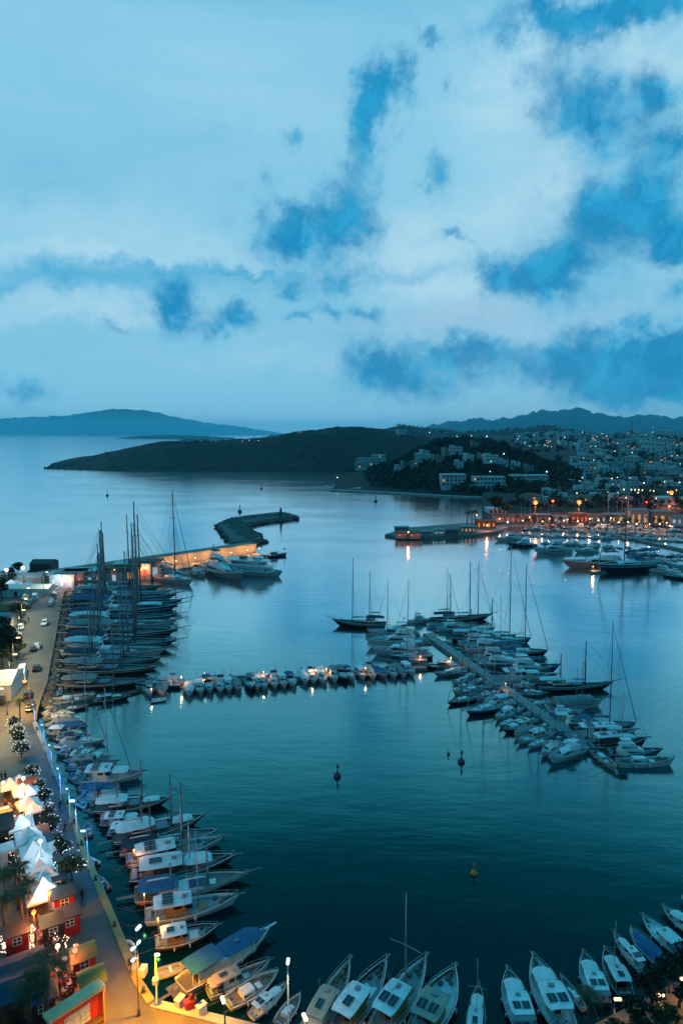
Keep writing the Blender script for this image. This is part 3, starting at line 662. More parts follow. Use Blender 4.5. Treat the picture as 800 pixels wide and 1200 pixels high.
def ferry(L=30):
    r=thing('ferry'); B=L*.26
    H=Hull(L,B,1.9,2.6,.85,3.0,.3,.06,1.2,16,.9,.0); H.build(r,'white_paint','grey_deck','white_paint','navy_hull',.14)
    z=1.7
    cabin(r,-L*.46,L*.36,B*.86,z,z+2.3,L*.05,.1,.1,'white_paint',(.4,.75),name='lower_saloon',roundf=.7); z+=2.32
    mb=MB(); mb.prism([(-L*.47,-B*.46),(L*.28,-B*.46),(L*.36,-B*.2),(L*.36,B*.2),(L*.28,B*.46),(-L*.47,B*.46)],z,z+.18); obj('upper_deck',mb,M['white_paint'],r); z+=.18
    cabin(r,-L*.30,L*.26,B*.74,z,z+2.1,L*.05,.1,.1,'white_paint',(.4,.78),name='upper_saloon',roundf=.7); z+=2.12
    mb=MB(); mb.prism([(-L*.44,-B*.43),(L*.22,-B*.43),(L*.29,-B*.2),(L*.29,B*.2),(L*.22,B*.43),(-L*.44,B*.43)],z,z+.2); obj('sun_deck_roof',mb,M['white_paint'],r); z+=.2
    cabin(r,L*.05,L*.18,B*.5,z,z+1.5,.5,.1,.1,'white_paint',(.4,.8),name='bridge')
    mb=MB(); mb.tube([(L*.0,0,z),(-L*.01,0,z+4.2)],.12,6,.05); mb.tube([(-L*.004,-1,z+2.6),(-L*.004,1,z+2.6)],.05,5); obj('mast',mb,M['white_paint'],r)
    mb=MB(); mb.rbox(-L*.2,-L*.1,-1.2,1.2,z,z+1.3,.1); obj('funnel',mb,M['navy_hull'],r)
    mb=MB()
    for sd in (1,-1):
        mb.tube([(-L*.44,sd*B*.42,z+.9),(L*.2,sd*B*.42,z+.9)],.05,4)
        for i in range(9): mb.tube([(-L*.44+i*L*.08,sd*B*.42,z),(-L*.44+i*L*.08,sd*B*.42,z+.9)],.04,4)
        for i in range(5): mb.tube([(-L*.44+i*L*.035,sd*B*.44,z-2.2),(-L*.44+i*L*.035,sd*B*.43,z-.1)],.06,4)
    obj('deck_railing',mb,M['post_white'],r); fenders(r,H,(.2,.4,.6),'rubber')
    return Proto(r),L
def cargo_launch(L=13):
    r=thing('work_boat'); B=L*.3
    H=Hull(L,B,1.2,2.0,.85,2.8,.4,.05,.9,12,.88,.1); H.build(r,'dark_hull','grey_deck','white_paint',None,.08)
    cabin(r,-L*.36,L*.02,B*.64,.8,3.2,.2,.05,.05,'grey_paint',(.5,.8),name='wheelhouse'); canopy(r,-L*.40,L*.05,B*.72,3.3,'white_paint',.06,.1,.1,None,0,'cabin_roof',droop=.03)
    mast(r,-L*.1,3.2,4,.07,'white_paint',(.7,),.6)
    mb=MB(); mb.tube([(L*.40,0,1.5),(L*.42,0,5.0)],.04,5); obj('flag_pole',mb,M['alloy'],r); mb=MB(); mb.grid([[(L*.42-.02-.25*i,.08*math.sin(i*1.5),5.0-.08*i),(L*.42-.02-.25*i,.08*math.sin(i*1.5),4.1-.08*i)] for i in range(6)]); obj('flag',mb,M['canvas_red'],r)
    mb=MB(); mb.rbox(L*.1,L*.25,-.9,.9,.9,1.4,.08); obj('cargo_hatch',mb,M['clutter'],r)
    return Proto(r),L
# ================================================================ the fleet
PR={}
PR['gd']=gulet(28,'dark_hull','canvas_navy','wood_hull','dark_spar',25,20,cover='canvas_white')
PR['gw']=gulet(28,'white_paint','canvas_white','white_paint','wood_spar',25,21,'wood_hull','canvas_blue')
PR['gb']=gulet(28,'wood_hull','canvas_grey','wood_hull','wood_spar',25,20,bigroof=True,cover='canvas_grey')
PR['gn']=gulet(26,'navy_hull','canvas_blue','white_paint','wood_spar',22,18,cover='canvas_blue',fore='canvas_white')
PR['gf']=gulet(24,'dark_hull','canvas_white','wood_hull','dark_spar',15,11,cover='canvas_white',fore='canvas_white',bigroof=True)
PR['gblue']=gulet(24,'white_paint','canvas_blue','white_paint','wood_spar',13,10,'wood_hull','canvas_white',pads='canvas_blue',deck='teak',fore=None)
PR['ex1']=excursion(11,'white_paint','white_paint','white_paint','white_deck',2,0,awning='canvas_white')
PR['ex2']=excursion(11,'wood_hull','white_paint','orange_wood','grey_deck',1,0,foredeck='canvas_white')
PR['ex3']=excursion(11,'white_paint','white_paint','orange_wood','grey_deck',2,11.5,sprit=True)
PR['ex4']=excursion(12,'navy_hull','white_paint','white_paint','white_deck',2,0,awning='canvas_white',aft='canvas_grey')
PR['ex5']=excursion(12,'dark_hull','canvas_white','wood_hull','teak',1,9,awning='canvas_white')
PR['ex6']=excursion(12,'white_paint','canvas_white','cream_paint','white_deck',0,0,aft='canvas_blue',foredeck='canvas_white')
PR['ex7']=excursion(10,'cream_paint','canvas_beige','cream_paint','teak',1,0,aft='canvas_beige')
PR['ex8']=excursion(11,'red_hull','canvas_beige','orange_wood','white_deck',2,0,foredeck='cushion')
PR['exl']=excursion(10,'cream_paint','white_paint','white_paint','teak',0,0,low=True,sprit=False)
PR['exl2']=excursion(10,'white_paint','white_paint','white_paint','teak',0,0,low=True,sprit=False,aft='canvas_beige')
PR['m0']=motorboat(7.5,'white_paint','white_paint')
PR['m1']=motorboat(7.5,'white_paint','canvas_blue',kind=1)
PR['m2']=motorboat(8.5,'white_paint','canvas_navy',kind=2)
PR['m3']=motorboat(7.5,'navy_hull','canvas_grey',kind=1)
PR['m4']=motorboat(7.5,'white_paint','canvas_grey',kind=0)
PR['m5']=motorboat(7.5,'grey_paint',cover='canvas_blue')
PR['m6']=motorboat(7.5,'white_paint',cover='canvas_grey')
PR['m7']=motorboat(7.5,'white_paint',cover='canvas_white')
PR['y1']=motor_yacht(18,'white_paint',2,'canvas_navy')
PR['y2']=motor_yacht(16,'white_paint',1,'white_paint')
PR['y3']=motor_yacht(18,'navy_hull',2,'white_paint')
PR['y4']=motor_yacht(18,'grey_paint',1,'canvas_navy','white_deck')
PR['s1']=sloop(12,mh=19)
PR['s2']=sloop(12,'navy_hull','canvas_white','canvas_white',21)
PR['s3']=sloop(12,'white_paint','canvas_grey','canvas_grey',18,spar='dark_spar')
PR['s4']=sloop(13,'dark_hull','canvas_blue','canvas_blue',20,'teak','wood_spar',two=True)
PR['dg']=dinghy(3.4,'canvas_grey'); PR['dw']=dinghy(3.2,'white_paint')
DESC={'gd':('gulet','black two-masted gulet with navy stern awning','gulet'),'gw':('gulet','white two-masted gulet with white stern awning','gulet'),'gb':('gulet','brown two-masted gulet with long grey awning','gulet'),
'gn':('gulet','navy two-masted gulet with blue stern awning','gulet'),'gf':('gulet','black wooden gulet under white awnings','gulet'),'gblue':('gulet','white gulet with blue awning and sun pads','gulet'),
'ex1':('e','white trip boat with white foredeck awning','boat'),'ex2':('e','brown trip boat with orange wheelhouse','boat'),'ex3':('e','white trip boat with orange wheelhouse and mast','boat'),
'ex4':('e','navy trip boat with white roof and awning','boat'),'ex5':('e','black wooden trip boat with single mast','boat'),'ex6':('e','white trip boat with blue aft awning','boat'),
'ex7':('e','cream boat with beige cabin roof','boat'),'ex8':('e','red trip boat with beige roof','boat'),'exl':('e','low cream boat with white cabin','boat'),'exl2':('e','low white boat with beige aft awning','boat'),
'm0':('m','white motorboat with hardtop','motorboat'),'m1':('m','white motorboat with blue bimini','motorboat'),'m2':('m','white flybridge motorboat with navy bimini','motorboat'),'m3':('m','navy motorboat with grey bimini','motorboat'),
'm4':('m','white motorboat with grey hardtop','motorboat'),'m5':('m','grey motorboat under blue cover','motorboat'),'m6':('m','white motorboat under grey cover','motorboat'),'m7':('m','white motorboat under white cover','motorboat'),
'y1':('y','white motor yacht with navy hardtop','yacht'),'y2':('y','low white motor yacht with white hardtop','yacht'),'y3':('y','navy motor yacht with white superstructure','yacht'),'y4':('y','grey motor yacht with navy hardtop','yacht'),
's1':('s','white sailing yacht with blue sail cover','sailboat'),'s2':('s','navy sailing yacht with white sail cover','sailboat'),'s3':('s','white sailing yacht with dark mast','sailboat'),'s4':('s','dark two-masted sailing yacht','sailboat'),
'dg':('d','grey inflatable dinghy with outboard','dinghy'),'dw':('d','white inflatable dinghy with outboard','dinghy')}
def moor(key,s,b,label,group,bs=1.0,hs=1.0,cat=None,rope=0):
    Lq=(at(*b)-at(*s)).length; S=at(*s,.6 if Lq<18 else .9); Bw=at(*b,1.4 if Lq<18 else 2.2); S.z=Bw.z=0; d=Bw-S; pr,L0=PR[key] if isinstance(key,str) else key
    k=d.length/L0; o=pr.place((S+Bw)/2,math.atan2(d.y,d.x),(k,k*bs,k*hs))
    if rope:
        Bq=L0*.09; dz_=1.2/(k*hs)
        for sd in (1,-1): mb=MB(); mb.tube([(-L0*.49,sd*Bq,.9),(-L0*.49-1.6/k,sd*Bq*1.3,.65),(-L0*.49-rope/k,sd*Bq*1.6,dz_+.12)],.03,4); obj('mooring_rope',mb,M['rope'],o)
    return tag(o,label,cat or (DESC[key][2] if isinstance(key,str) else 'boat'),group)
def row(items,where,group,bs=1.0,rope=0):
    for i,it in enumerate(items):
        key,s,b=it[:3]; kw=it[3] if len(it)>3 else {}
        lab=kw.pop('label',None) or f'{DESC[key][1]}, {ordw(i+1)} {where}'
        kw.setdefault('bs',bs)
        if 'flank' in group and key[0]=='s': kw.setdefault('hs',1.25)
        if group.startswith('gulets along'): kw.setdefault('hs',[1.0,.86,1.08,.94,1.1,.88,1.03][i%7])
        kw.setdefault('rope',rope); moor(key,s,b,lab,group,**kw)

# --- gulets along the rubble quay, from the far end
row([('gd',(88,694),(190,688)),('gw',(87,699),(199,694)),('gb',(86,705),(206,700)),('gd',(85,711),(213,706)),('gn',(84,718),(208,714)),('gd',(82,726),(205,722)),
 ('gw',(80,735),(206,730)),('gb',(79,744),(208,740)),('gd',(77,754),(206,751)),('gw',(75,764),(196,761)),('gd',(74,774),(188,771),{'hs':.95}),('gb',(72,785),(184,780),{'hs':.95}),
 ('gb',(70,801),(171,793),{'hs':.82,'label':'brown gulet with rounded grey deckhouse awning, nearest of the gulets along the rubble quay'})],
 'from far end of rubble quay','gulets along the rubble quay')
# --- boats stern-to along the lit promenade, from the far end
row([('exl',(57,823),(112,813)),('s3',(52,834),(88,832)),('exl2',(53,840),(84,837)),('m6',(60,846),(98,843)),('m5',(64,850),(104,848)),('ex6',(56,856),(94,852)),('m2',(72,861),(107,857)),
 ('s1',(72,868),(124,863)),('m4',(70,880),(112,877)),('ex1',(80,889),(130,884)),('ex7',(84,896),(138,890)),('s1',(90,904),(153,896)),('ex1',(95,912),(168,903)),('m5',(98,923),(140,919)),('m1',(93,932),(142,926)),
 ('exl2',(118,938),(172,929)),('gf',(110,949),(200,933)),('ex4',(118,962),(174,953)),('ex2',(126,974),(178,964)),('gf',(132,986),(240,954)),('gd',(140,996),(256,968),{'hs':.7}),('ex3',(148,1008),(262,978),{'hs':.6,'bs':.95}),
 ('ex5',(152,1026),(276,1000),{'bs':1.0,'hs':.7}),('gblue',(158,1049),(292,1018),{'hs':.62,'label':'white gulet with blue foredeck and long bowsprit beside the trip boats of the promenade'}),('ex3',(170,1074),(280,1047),{'hs':.85,'bs':1.0}),('ex2',(182,1104),(256,1080))],
 'from far end along promenade','boats along the promenade',1.32,3.6)
PR['blue']=blue_tour_boat()
moor(PR['blue'],(212,1156),(316,1084),'large white tour boat with long blue roofs near the quay corner',None,cat='tour boat',hs=.9)
# --- bottom quay, from the left
row([('ex7',(244,1164),(316,1122),{'bs':.9}),('exl',(266,1175),(326,1132)),('ex1',(294,1189),(337,1144),{'bs':.95}),('exl',(325,1197),(352,1156)),('exl2',(352,1208),(372,1172)),('ex7',(362,1222),(410,1126),{'bs':.8}),
 ('ex2',(392,1216),(453,1124),{'bs':.95}),('ex3',(440,1214),(499,1122),{'bs':.95}),('ex8',(490,1216),(533,1132)),('ex5',(554,1226),(561,1150),{'bs':.85,'hs':1.15}),
 ('ex4',(616,1206),(594,1130)),('ex1',(662,1206),(624,1118)),('exl',(684,1180),(656,1134),{'bs':.8}),('ex4',(705,1174),(683,1110)),('ex5',(733,1166),(708,1108),{'hs':1.35}),('ex1',(755,1138),(718,1086),{'bs':.8}),
 ('m5',(774,1126),(738,1082)),('ex6',(797,1114),(752,1066)),('ex1',(826,1098),(776,1056)),('exl',(838,1080),(798,1044))],
 'from left along bottom quay','boats along the bottom quay',1.3,3)
# --- middle pontoon: front row, bows to the camera
fr=[(176,817),(192,817),(222,818),(236,816),(248,814),(259,814),(270,813),(281,812),(295,812),(303,811),(312,810),(323,809),(335,808),(346,807),(359,804),(370,803),(382,803),(394,802),(406,801),(415,800),(427,798),(440,798),(453,797),(464,797),(476,796),(486,794)]
ks=['m4','m6','m7','m0','m1','m2','m0','m6','m3','m0','m4','m2','m0','m1','m7','m2','m0','m4','m3','m1','m0','m2','m5','m4','m6','m0']
for i,((px,py),k) in enumerate(zip(fr,ks)):
    b=at(px,py); Ln=7.6+1.6*((i*37)%10)/10; a=-math.pi/2+.30+.12*math.sin(i*2.1)
    pr,L0=PR[k]; c=b-Vector((math.cos(a),math.sin(a),0))*Ln/2
    o=pr.place(c,a,(Ln/L0,2.75/L0/.345*(1 if L0<8 else 1.02),Ln/L0)); tag(o,f'{DESC[k][1]}, {ordw(i+1)} from left in front of middle pontoon','motorboat','motorboats in front of the middle pontoon')
row([('y3',(212,803),(158,800),{'bs':.8}),('y4',(216,798),(172,793),{'bs':.8}),('y1',(262,798),(228,799)),('exl',(266,796),(284,794)),('ex2',(318,795),(277,791)),('m3',(322,797),(342,794)),('ex6',(356,794),(328,792)),('y2',(388,789),(348,787)),('y1',(392,786),(415,783)),('m3',(418,790),(448,787)),('ex2',(452,789),(472,786))],
 'from left behind middle pontoon','boats behind the middle pontoon')
# --- diagonal pontoon, left side, from the far end
row([('gd',(452,734),(390,728),{'hs':1.4,'bs':1.05,'label':'dark two-masted gulet standing clear at the left end of the diagonal pontoon fleet'}),('y2',(488,742),(430,741)),('s1',(478,747),(436,745)),('y1',(500,752),(428,752),{'bs':.8}),('ex6',(497,757),(455,757)),('y2',(500,765),(434,761)),
 ('s2',(506,768),(456,767)),('gb',(502,778),(449,772),{'bs':1.15}),('ex2',(530,780),(494,777)),('y4',(545,786),(508,787)),('ex1',(548,795),(530,796)),('m1',(556,800),(536,801)),('exl',(566,806),(530,808)),('s4',(563,814),(524,820),{'hs':.95}),('m2',(580,812),(556,815)),('m4',(590,818),(566,821)),
 ('s2',(595,824),(546,832)),('m0',(604,832),(580,838)),('s1',(612,840),(584,846)),('ex4',(620,846),(590,852)),('m6',(628,852),(602,858)),('ex6',(638,858),(606,865)),('s3',(650,864),(618,870)),('m2',(658,870),(634,880)),('y2',(684,876),(642,888))],
 'from far end, left of diagonal pontoon','boats left of the diagonal pontoon')
# --- diagonal pontoon, right side, from the far end
row([('y1',(478,728),(512,724)),('gd',(505,727),(576,718),{'bs':.9}),('s1',(500,733),(540,728)),('y2',(512,738),(558,733)),('s3',(530,740),(580,735)),('gf',(528,748),(604,743),{'bs':.8}),('y1',(538,754),(586,748)),('s2',(560,752),(622,748)),('y2',(545,761),(614,757),{'bs':.8}),('s4',(575,764),(642,762)),
 ('y1',(556,771),(614,767)),('m5',(618,770),(640,768)),('y4',(560,778),(626,775)),('y3',(588,788),(656,781)),('ex1',(584,796),(644,790)),('m2',(600,802),(630,799)),('gf',(628,806),(718,797),{'bs':.75,'hs':.95}),('ex4',(612,812),(642,808)),('m7',(622,824),(640,818))],
 'from far end, right of diagonal pontoon','boats right of the diagonal pontoon')
PR['tarp']=tarp_boat(); moor(PR['tarp'],(640,829),(706,820),'boat wrapped in a big grey tarpaulin tent beside the diagonal pontoon',None,cat='boat')
row([('y2',(642,835),(684,831)),('ex6',(646,842),(694,838)),('y1',(652,851),(708,845)),('s4',(668,853),(745,846),{'bs':.8,'hs':1.0}),('ex1',(672,862),(744,856),{'bs':.85}),('m2',(684,866),(716,863)),('ex5',(690,876),(757,866),{'hs':1.2,'bs':.85}),('y3',(710,884),(776,877),{'bs':.85}),('m3',(706,880),(730,878)),('exl2',(722,893),(790,888),{'bs':.85}),('exl',(694,879),(722,896),{'bs':.9})],
 'past tarpaulin boat, right of diagonal pontoon','boats near the end of the diagonal pontoon')
q=random.Random(31); its=[]
for i in range(15):
    y=780+i*6.6; x=500+(y-742)*1.422; its.append((('m6','s3','exl','m4','s1','m7','m2','s3')[i%8],(x-5,y+.5),(x-5-q.uniform(13,20),y+q.uniform(2.5,4.5))))
row(its,'from far end, tight against pontoon left flank','small boats against the left flank of the diagonal pontoon',1.05)
its=[]
for i,y in enumerate((751,758,765,772,779,785,791,799,805,811,818,825,832,839,846,853)):
    x=500+(y-742)*1.422; its.append((('m0','s1','m6','s3','m4','s2','exl')[i%7],(x+6,y-.8),(x+6+q.uniform(8,13),y-q.uniform(1.4,2.6))))
row(its,'from far end, tight against pontoon right flank','small boats against the right flank of the diagonal pontoon',1.05)
its=[]
for i in range(14):
    t=i/13; x=50+t*50+q.uniform(-1,1); y=836+t*108; its.append((('m0','dg','s3','m3','dw','m4','s1')[i%7],(x+2,y+2.5),(x+2+q.uniform(12,20),y+1.0)))
row(its,'from far end, close in to promenade kerb','small boats close in to the promenade kerb',1.0)
# --- ferry, work boats by the harbour wall
PR['ferry']=ferry(); moor(PR['ferry'],(262,668),(331,670),'white multi-deck passenger ferry beside the orange lit harbour wall',None,cat='ferry',hs=1.05)
PR['cargo']=cargo_launch(); moor(PR['cargo'],(313,652),(336,648),'dark work boat with a flag off the end of harbour wall',None,cat='work boat',hs=1.0)
row([('y1',(242,663),(278,672),{'bs':.9}),('y4',(238,668),(286,676),{'bs':.75}),('m2',(222,670),(240,673)),('s1',(190,668),(216,672)),('y2',(184,672),(222,676)),('s3',(178,674),(226,680),{'hs':.9})],'from right under the harbour wall','boats under the harbour wall')
# --- far marina
row([('y1',(612,632),(579,631)),('y3',(628,639),(593,637)),('y1',(668,645),(624,644),{'hs':1.15}),('y2',(700,646),(672,645)),('y4',(700,641),(680,640))],'from left fronting the far marina','yachts in front of the far marina')
moor('y4',(742,661),(657,660),'long sleek motor yacht lying across the mouth of the far marina',None,bs=.8,hs=.8)
moor('s4',(772,662),(700,666),'dark two-masted sailing yacht beside the low pier with white lamps',None,hs=1.1)
row([('y1',(762,668),(800,672)),('y2',(768,662),(806,664)),('y3',(778,674),(815,677)),('m2',(764,657),(786,658))],'from left in right edge berths','yachts at the right edge berths')
q=random.Random(5); n=0
for ry,x0,x1,nb in ((626,600,702,12),(636,636,700,8),(648,736,800,10),(619,610,800,20),(623.5,690,800,14),(629.5,706,800,13),(614.5,606,800,20),(653,738,800,8),(640,706,740,4),(617,700,800,13)):
    its=[]
    for i in range(nb):
        x=x0+(x1-x0)*(i+.5)/nb+q.uniform(-1.5,1.5); y=ry+q.uniform(-.7,.7)+(x-x0)*.035; k=q.choice(['m0','m2','y1','y2','s1','s2','s3','y4','m1','y1'])
        ln=q.uniform(7.5,11.5)*(1.3 if k[0]=='y' else .9); sg=q.choice((1,1,-1)); a=q.uniform(-.9,.9)
        its.append((k,(x-sg*ln/2,y+.10*a),(x+sg*ln/2,y-.10*a),{'hs':.95 if k[0]=='s' else 1}))
    n+=1; row(its,f'from left in far marina row {["one","two","three","four","five","six","seven","eight","nine","ten"][n-1]}','boats berthed in the far marina')
row([('s4',(60,832),(104,822.5),{'hs':.9}),('ex5',(110,821),(152,812.5),{'bs':.8})],'from left lying along the short dark jetty','boats along the short jetty')
# --- dinghies afloat and on the rubble
i=0
for px,py,a in sorted(((186,822,.3),(67,815,1.2),(74,806,2),(103,975,1.9),(104,1012,2.6),(118,1038,2.3),(152,1118,2),(640,824,1.1),(668,833,.9),(200,1140,.4),(96,944,2.6),(88,914,2.6)),key=lambda t:t[1]):
    i+=1; k=('dg','dw')[i%2]; o=PR[k][0].place(at(px,py),a); tag(o,f'{DESC[k][1]}, {ordw(i)} of the dinghies counting from the top of the picture','dinghy','dinghies between the boats')
# --- buoys
bm=MB(); bm.lathe([(.1,-.5),(.75,-.25),(.8,.2),(.55,.6),(.22,1.0),(.14,2.0),(.25,2.05),(.25,2.5),(.05,2.6)],12)
def buoy(px,py,m,label,s=1.0):
    r=thing('mooring_buoy',at(px,py)); 
    b=MB(); b.lathe([(.1,-.5),(.78,-.2),(.82,.25),(.6,.65),(.25,.95)],14); obj('float_body',b,M[m],r)
    b=MB(); b.tube([(0,0,.9),(0,0,2.1)],.13,6); b.lathe([(.28,0),(.30,.25),(.05,.75)],8,0,0,2.05); obj('top_mark',b,M['iron' if m!='orange_plastic' else m],r)
    r.scale=(s,s,s); r.rotation_euler=(.06,.04,0); tag(r,label,'buoy','mooring buoys')
buoy(555,1024,'orange_plastic','orange cone buoy alone on dark water near the bottom quay',.6)
buoy(395,910,'iron','dark spar buoy on open water below the middle pontoon',.85); buoy(540,893,'iron','dark spar buoy left of the diagonal pontoon end',.85)
buoy(525,884,'iron','small dark ball buoy beside the spar buoy near diagonal pontoon',.4)
buoy(126,581,'iron','distant dark buoy above the tall masts of the left gulets',1.7); buoy(281,600,'iron','dark buoy just beyond the breakwater elbow',2.0)
buoy(306,573,'iron','farthest dark buoy out in the channel mouth',1.7); buoy(440,588,'iron','dark buoy off the wooded headland shore',2.0)
# ================================================================ quays, piers, breakwater
QZ=1.2
def pl(pts,z): return [at(x,y,z)[:2] for x,y in pts]
quay_edge=[(72,673),(76,690),(66,745),(56,800),(45,831),(43,846),(60,882),(80,930),(105,1002),(130,1060),(150,1108),(166,1148),(182,1172)]
bottom=[(240,1186),(300,1201),(400,1222),(520,1237),(640,1216),(692,1202),(735,1180),(800,1146),(880,1108),(1000,1070)]
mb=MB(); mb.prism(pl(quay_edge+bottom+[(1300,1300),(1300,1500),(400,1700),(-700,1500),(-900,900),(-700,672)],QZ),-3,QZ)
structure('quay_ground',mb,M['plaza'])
def strip(name,pts,z,m,th=.02):
    mb=MB(); P=pl(pts,z); mb.prism(P,z-th,z); return structure(name,mb,M[m])
strip('road',[(46,694),(73,690),(63,745),(53,800),(43,829),(30,850),(14,905),(-60,905),(-20,840),(14,760),(30,722)],QZ+.006,'road_worn',.004)
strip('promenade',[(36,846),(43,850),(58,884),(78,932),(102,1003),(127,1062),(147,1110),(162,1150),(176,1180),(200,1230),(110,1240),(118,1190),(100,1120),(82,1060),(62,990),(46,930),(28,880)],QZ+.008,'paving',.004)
strip('parking_lot',[(-60,905),(14,905),(30,850),(36,862),(26,890),(12,925),(-80,930)],QZ+.012,'road_worn',.004)
strip('lawn',[(-120,735),(22,738),(33,708),(-60,708)],QZ+.010,'grass',.004)
def ribbon(name,pts,wd,z0,z1,m):
    mb=MB(); P=[at(x,y,z0) for x,y in pts]
    for a,b in zip(P,P[1:]):
        d=(b-a).normalized(); n=Vector((-d.y,d.x,0))*wd
        mb.prism([(a.x,a.y),(b.x,b.y),(b.x+n.x,b.y+n.y),(a.x+n.x,a.y+n.y)],z0-.004,z1)
    return structure(name,mb,M[m])
ribbon('quay_kerb',quay_edge[5:8],-.9,QZ,QZ+.16,'concrete_pale'); ribbon('quay_kerb',quay_edge[7:],-.9,QZ,QZ+.16,'kerb_lamplight_tint'); ribbon('quay_kerb',[(182,1172)]+bottom[:6],-1.0,QZ,QZ+.16,'concrete_pale')  # second stretch carries the lamps' yellow in its colour
ribbon('quay_kerb',quay_edge[:6],-.7,QZ,QZ+.35,'quay_stone')
# lower rubble apron where the gulets tie up
mb=MB(); mb.prism(pl([(77,690),(85,690),(82,720),(77,752),(70,790),(62,812),(48,831),(56,800),(66,745)],.5),-2,.5); structure('rubble_apron',mb,M['concrete'])
def rocks(name,pts_fn,n,s0,s1,m,label,seed=3):
    q=random.Random(seed); mb=MB()
    for i in range(n):
        p=pts_fn(q); s=q.uniform(s0,s1); vs=[]
        for a,b,c in ((1,0,0),(-1,0,0),(0,1,0),(0,-1,0),(0,0,1),(0,0,-1),(.7,.7,.4),(-.7,.6,.5),(.6,-.7,.5),(-.6,-.7,.4)):
            k=s*q.uniform(.7,1.15); vs.append((p[0]+a*k,p[1]+b*k,p[2]+c*k*.75))
        mb.add(vs,[(6,0,4),(6,4,2),(6,2,0),(7,2,4),(7,4,1),(7,1,2),(8,3,4),(8,4,0),(8,0,3),(9,1,4),(9,4,3),(9,3,1),(0,2,5),(2,1,5),(1,3,5),(3,0,5)])
    return tag(obj(name,mb,M[m]),label,'rocks',kind='stuff')
def apron(q):
    u=q.random(); a=at(80+(52-80)*u+q.uniform(-4,5)*(1+.4*u),690+138*u,.45); return (a.x,a.y,.45)
rocks('rubble_stones',apron,420,.5,1.5,'rubble','pale rubble stones heaped along the foot of the left quay')
# diagonal and middle pontoons
def pier(name,pts,wd,z0,z1,m,label):
    mb=MB(); P=[at(x,y,z1) for x,y in pts]
    for a,b in zip(P,P[1:]):
        d=(b-a).normalized(); n=Vector((-d.y,d.x,0))*wd/2
        mb.prism([(a.x+n.x,a.y+n.y),(b.x+n.x,b.y+n.y),(b.x-n.x,b.y-n.y),(a.x-n.x,a.y-n.y)],z0,z1)
    return tag(obj(name,mb,M[m]),label,'pier')
pier('diagonal_pontoon',[(500,742),(692,877)],2.7,-.6,.85,'grey_deck','long grey concrete pontoon running diagonally between the moored yachts')
pier('middle_pontoon',[(160,804),(499,781)],2.0,-.4,.75,'concrete','narrow grey pontoon behind the row of small motorboats')
pier('quay_jetty',[(46,836),(162,809)],1.6,-1,.45,'dark_paint','short dark jetty leaving the left quay at its bend')
pier('low_pier',[(692,669),(770,663)],3.0,-1,1.0,'concrete','low dark pier with small white lamps off the far marina')
pier('marina_pier',[(700,622),(830,650)],3.0,-1,1.0,'concrete','floating pier between the yacht rows of the far marina')
# breakwater
def embank(name,outer,z0,z1,inset,m,label):
    mb=MB(); P=[at(x,y,0) for x,y in outer]; c=sum(P,Vector())/len(P); n=len(P)
    bot=[(p.x,p.y,z0) for p in P]
    top=[]
    for i,p in enumerate(P):
        a=P[i-1]; b=P[(i+1)%n]; d=((p-a).normalized()+(b-p).normalized()).normalized(); nn_=Vector((-d.y,d.x,0)); top.append(p-nn_*inset)
    A=sum(P[i].x*P[(i+1)%n].y-P[(i+1)%n].x*P[i].y for i in range(n))
    if A>0: top=[p+(p-t) for p,t in zip(P,top)]
    top=[(t.x,t.y,z1) for t in top]
    mb.add(bot+top,[tuple(range(n,2*n))]+[(i,(i+1)%n,n+(i+1)%n,n+i) for i in range(n)])
    return tag(obj(name,mb,M[m]),label,'breakwater')
bw=[(252,618),(262,613),(285,608),(310,605),(330,603),(340,605),(351,608),(330,611),(308,614),(289,618),(298,627),(312,636),(290,640),(270,641)]
embank('breakwater',bw,-2,2.6,2.4,'rubble','hooked rubble breakwater with a small light beacon at its tip')
def bwr(q):
    
    if q.random()<.4: i=q.randrange(len(bw)); a=at(*bw[i]); b=at(*bw[(i+1)%len(bw)]); p=a.lerp(b,q.random()); c=at(290,617); p=p.lerp(c,q.random()*.10); return (p.x,p.y,q.uniform(0,1.3))
    sg=q.choice((((262,617),(286,612),5),((286,611.5),(340,606.5),2.2),((268,618),(296,637),9),((275,616),(300,634),9))); t=q.random(); k=q.uniform(-1,1); p=at(sg[0][0]+(sg[1][0]-sg[0][0])*t+(k*sg[2] if sg[2]>5 else 0),sg[0][1]+(sg[1][1]-sg[0][1])*t+(k*sg[2]*.6 if sg[2]<=5 else 0)); return (p.x,p.y,q.uniform(2.0,2.5))
rocks('breakwater_stones',bwr,900,.8,1.9,'rubble','grey armour stones along the edge of the hooked breakwater',4)
r=thing('harbour_beacon',at(329,606,2.3)); mb=MB(); mb.lathe([(1.7,0),(1.5,.6),(.8,.8),(.7,4.5),(1.1,4.7),(1.1,5.1)],12); obj('tower',mb,M['dark_paint'],r)
mb=MB(); mb.lathe([(.55,5.1),(.55,6.1),(.75,6.15),(.05,6.8)],10); obj('lantern',mb,M['iron'],r); tag(r,'small dark harbour beacon on the tip of the hooked breakwater','beacon')
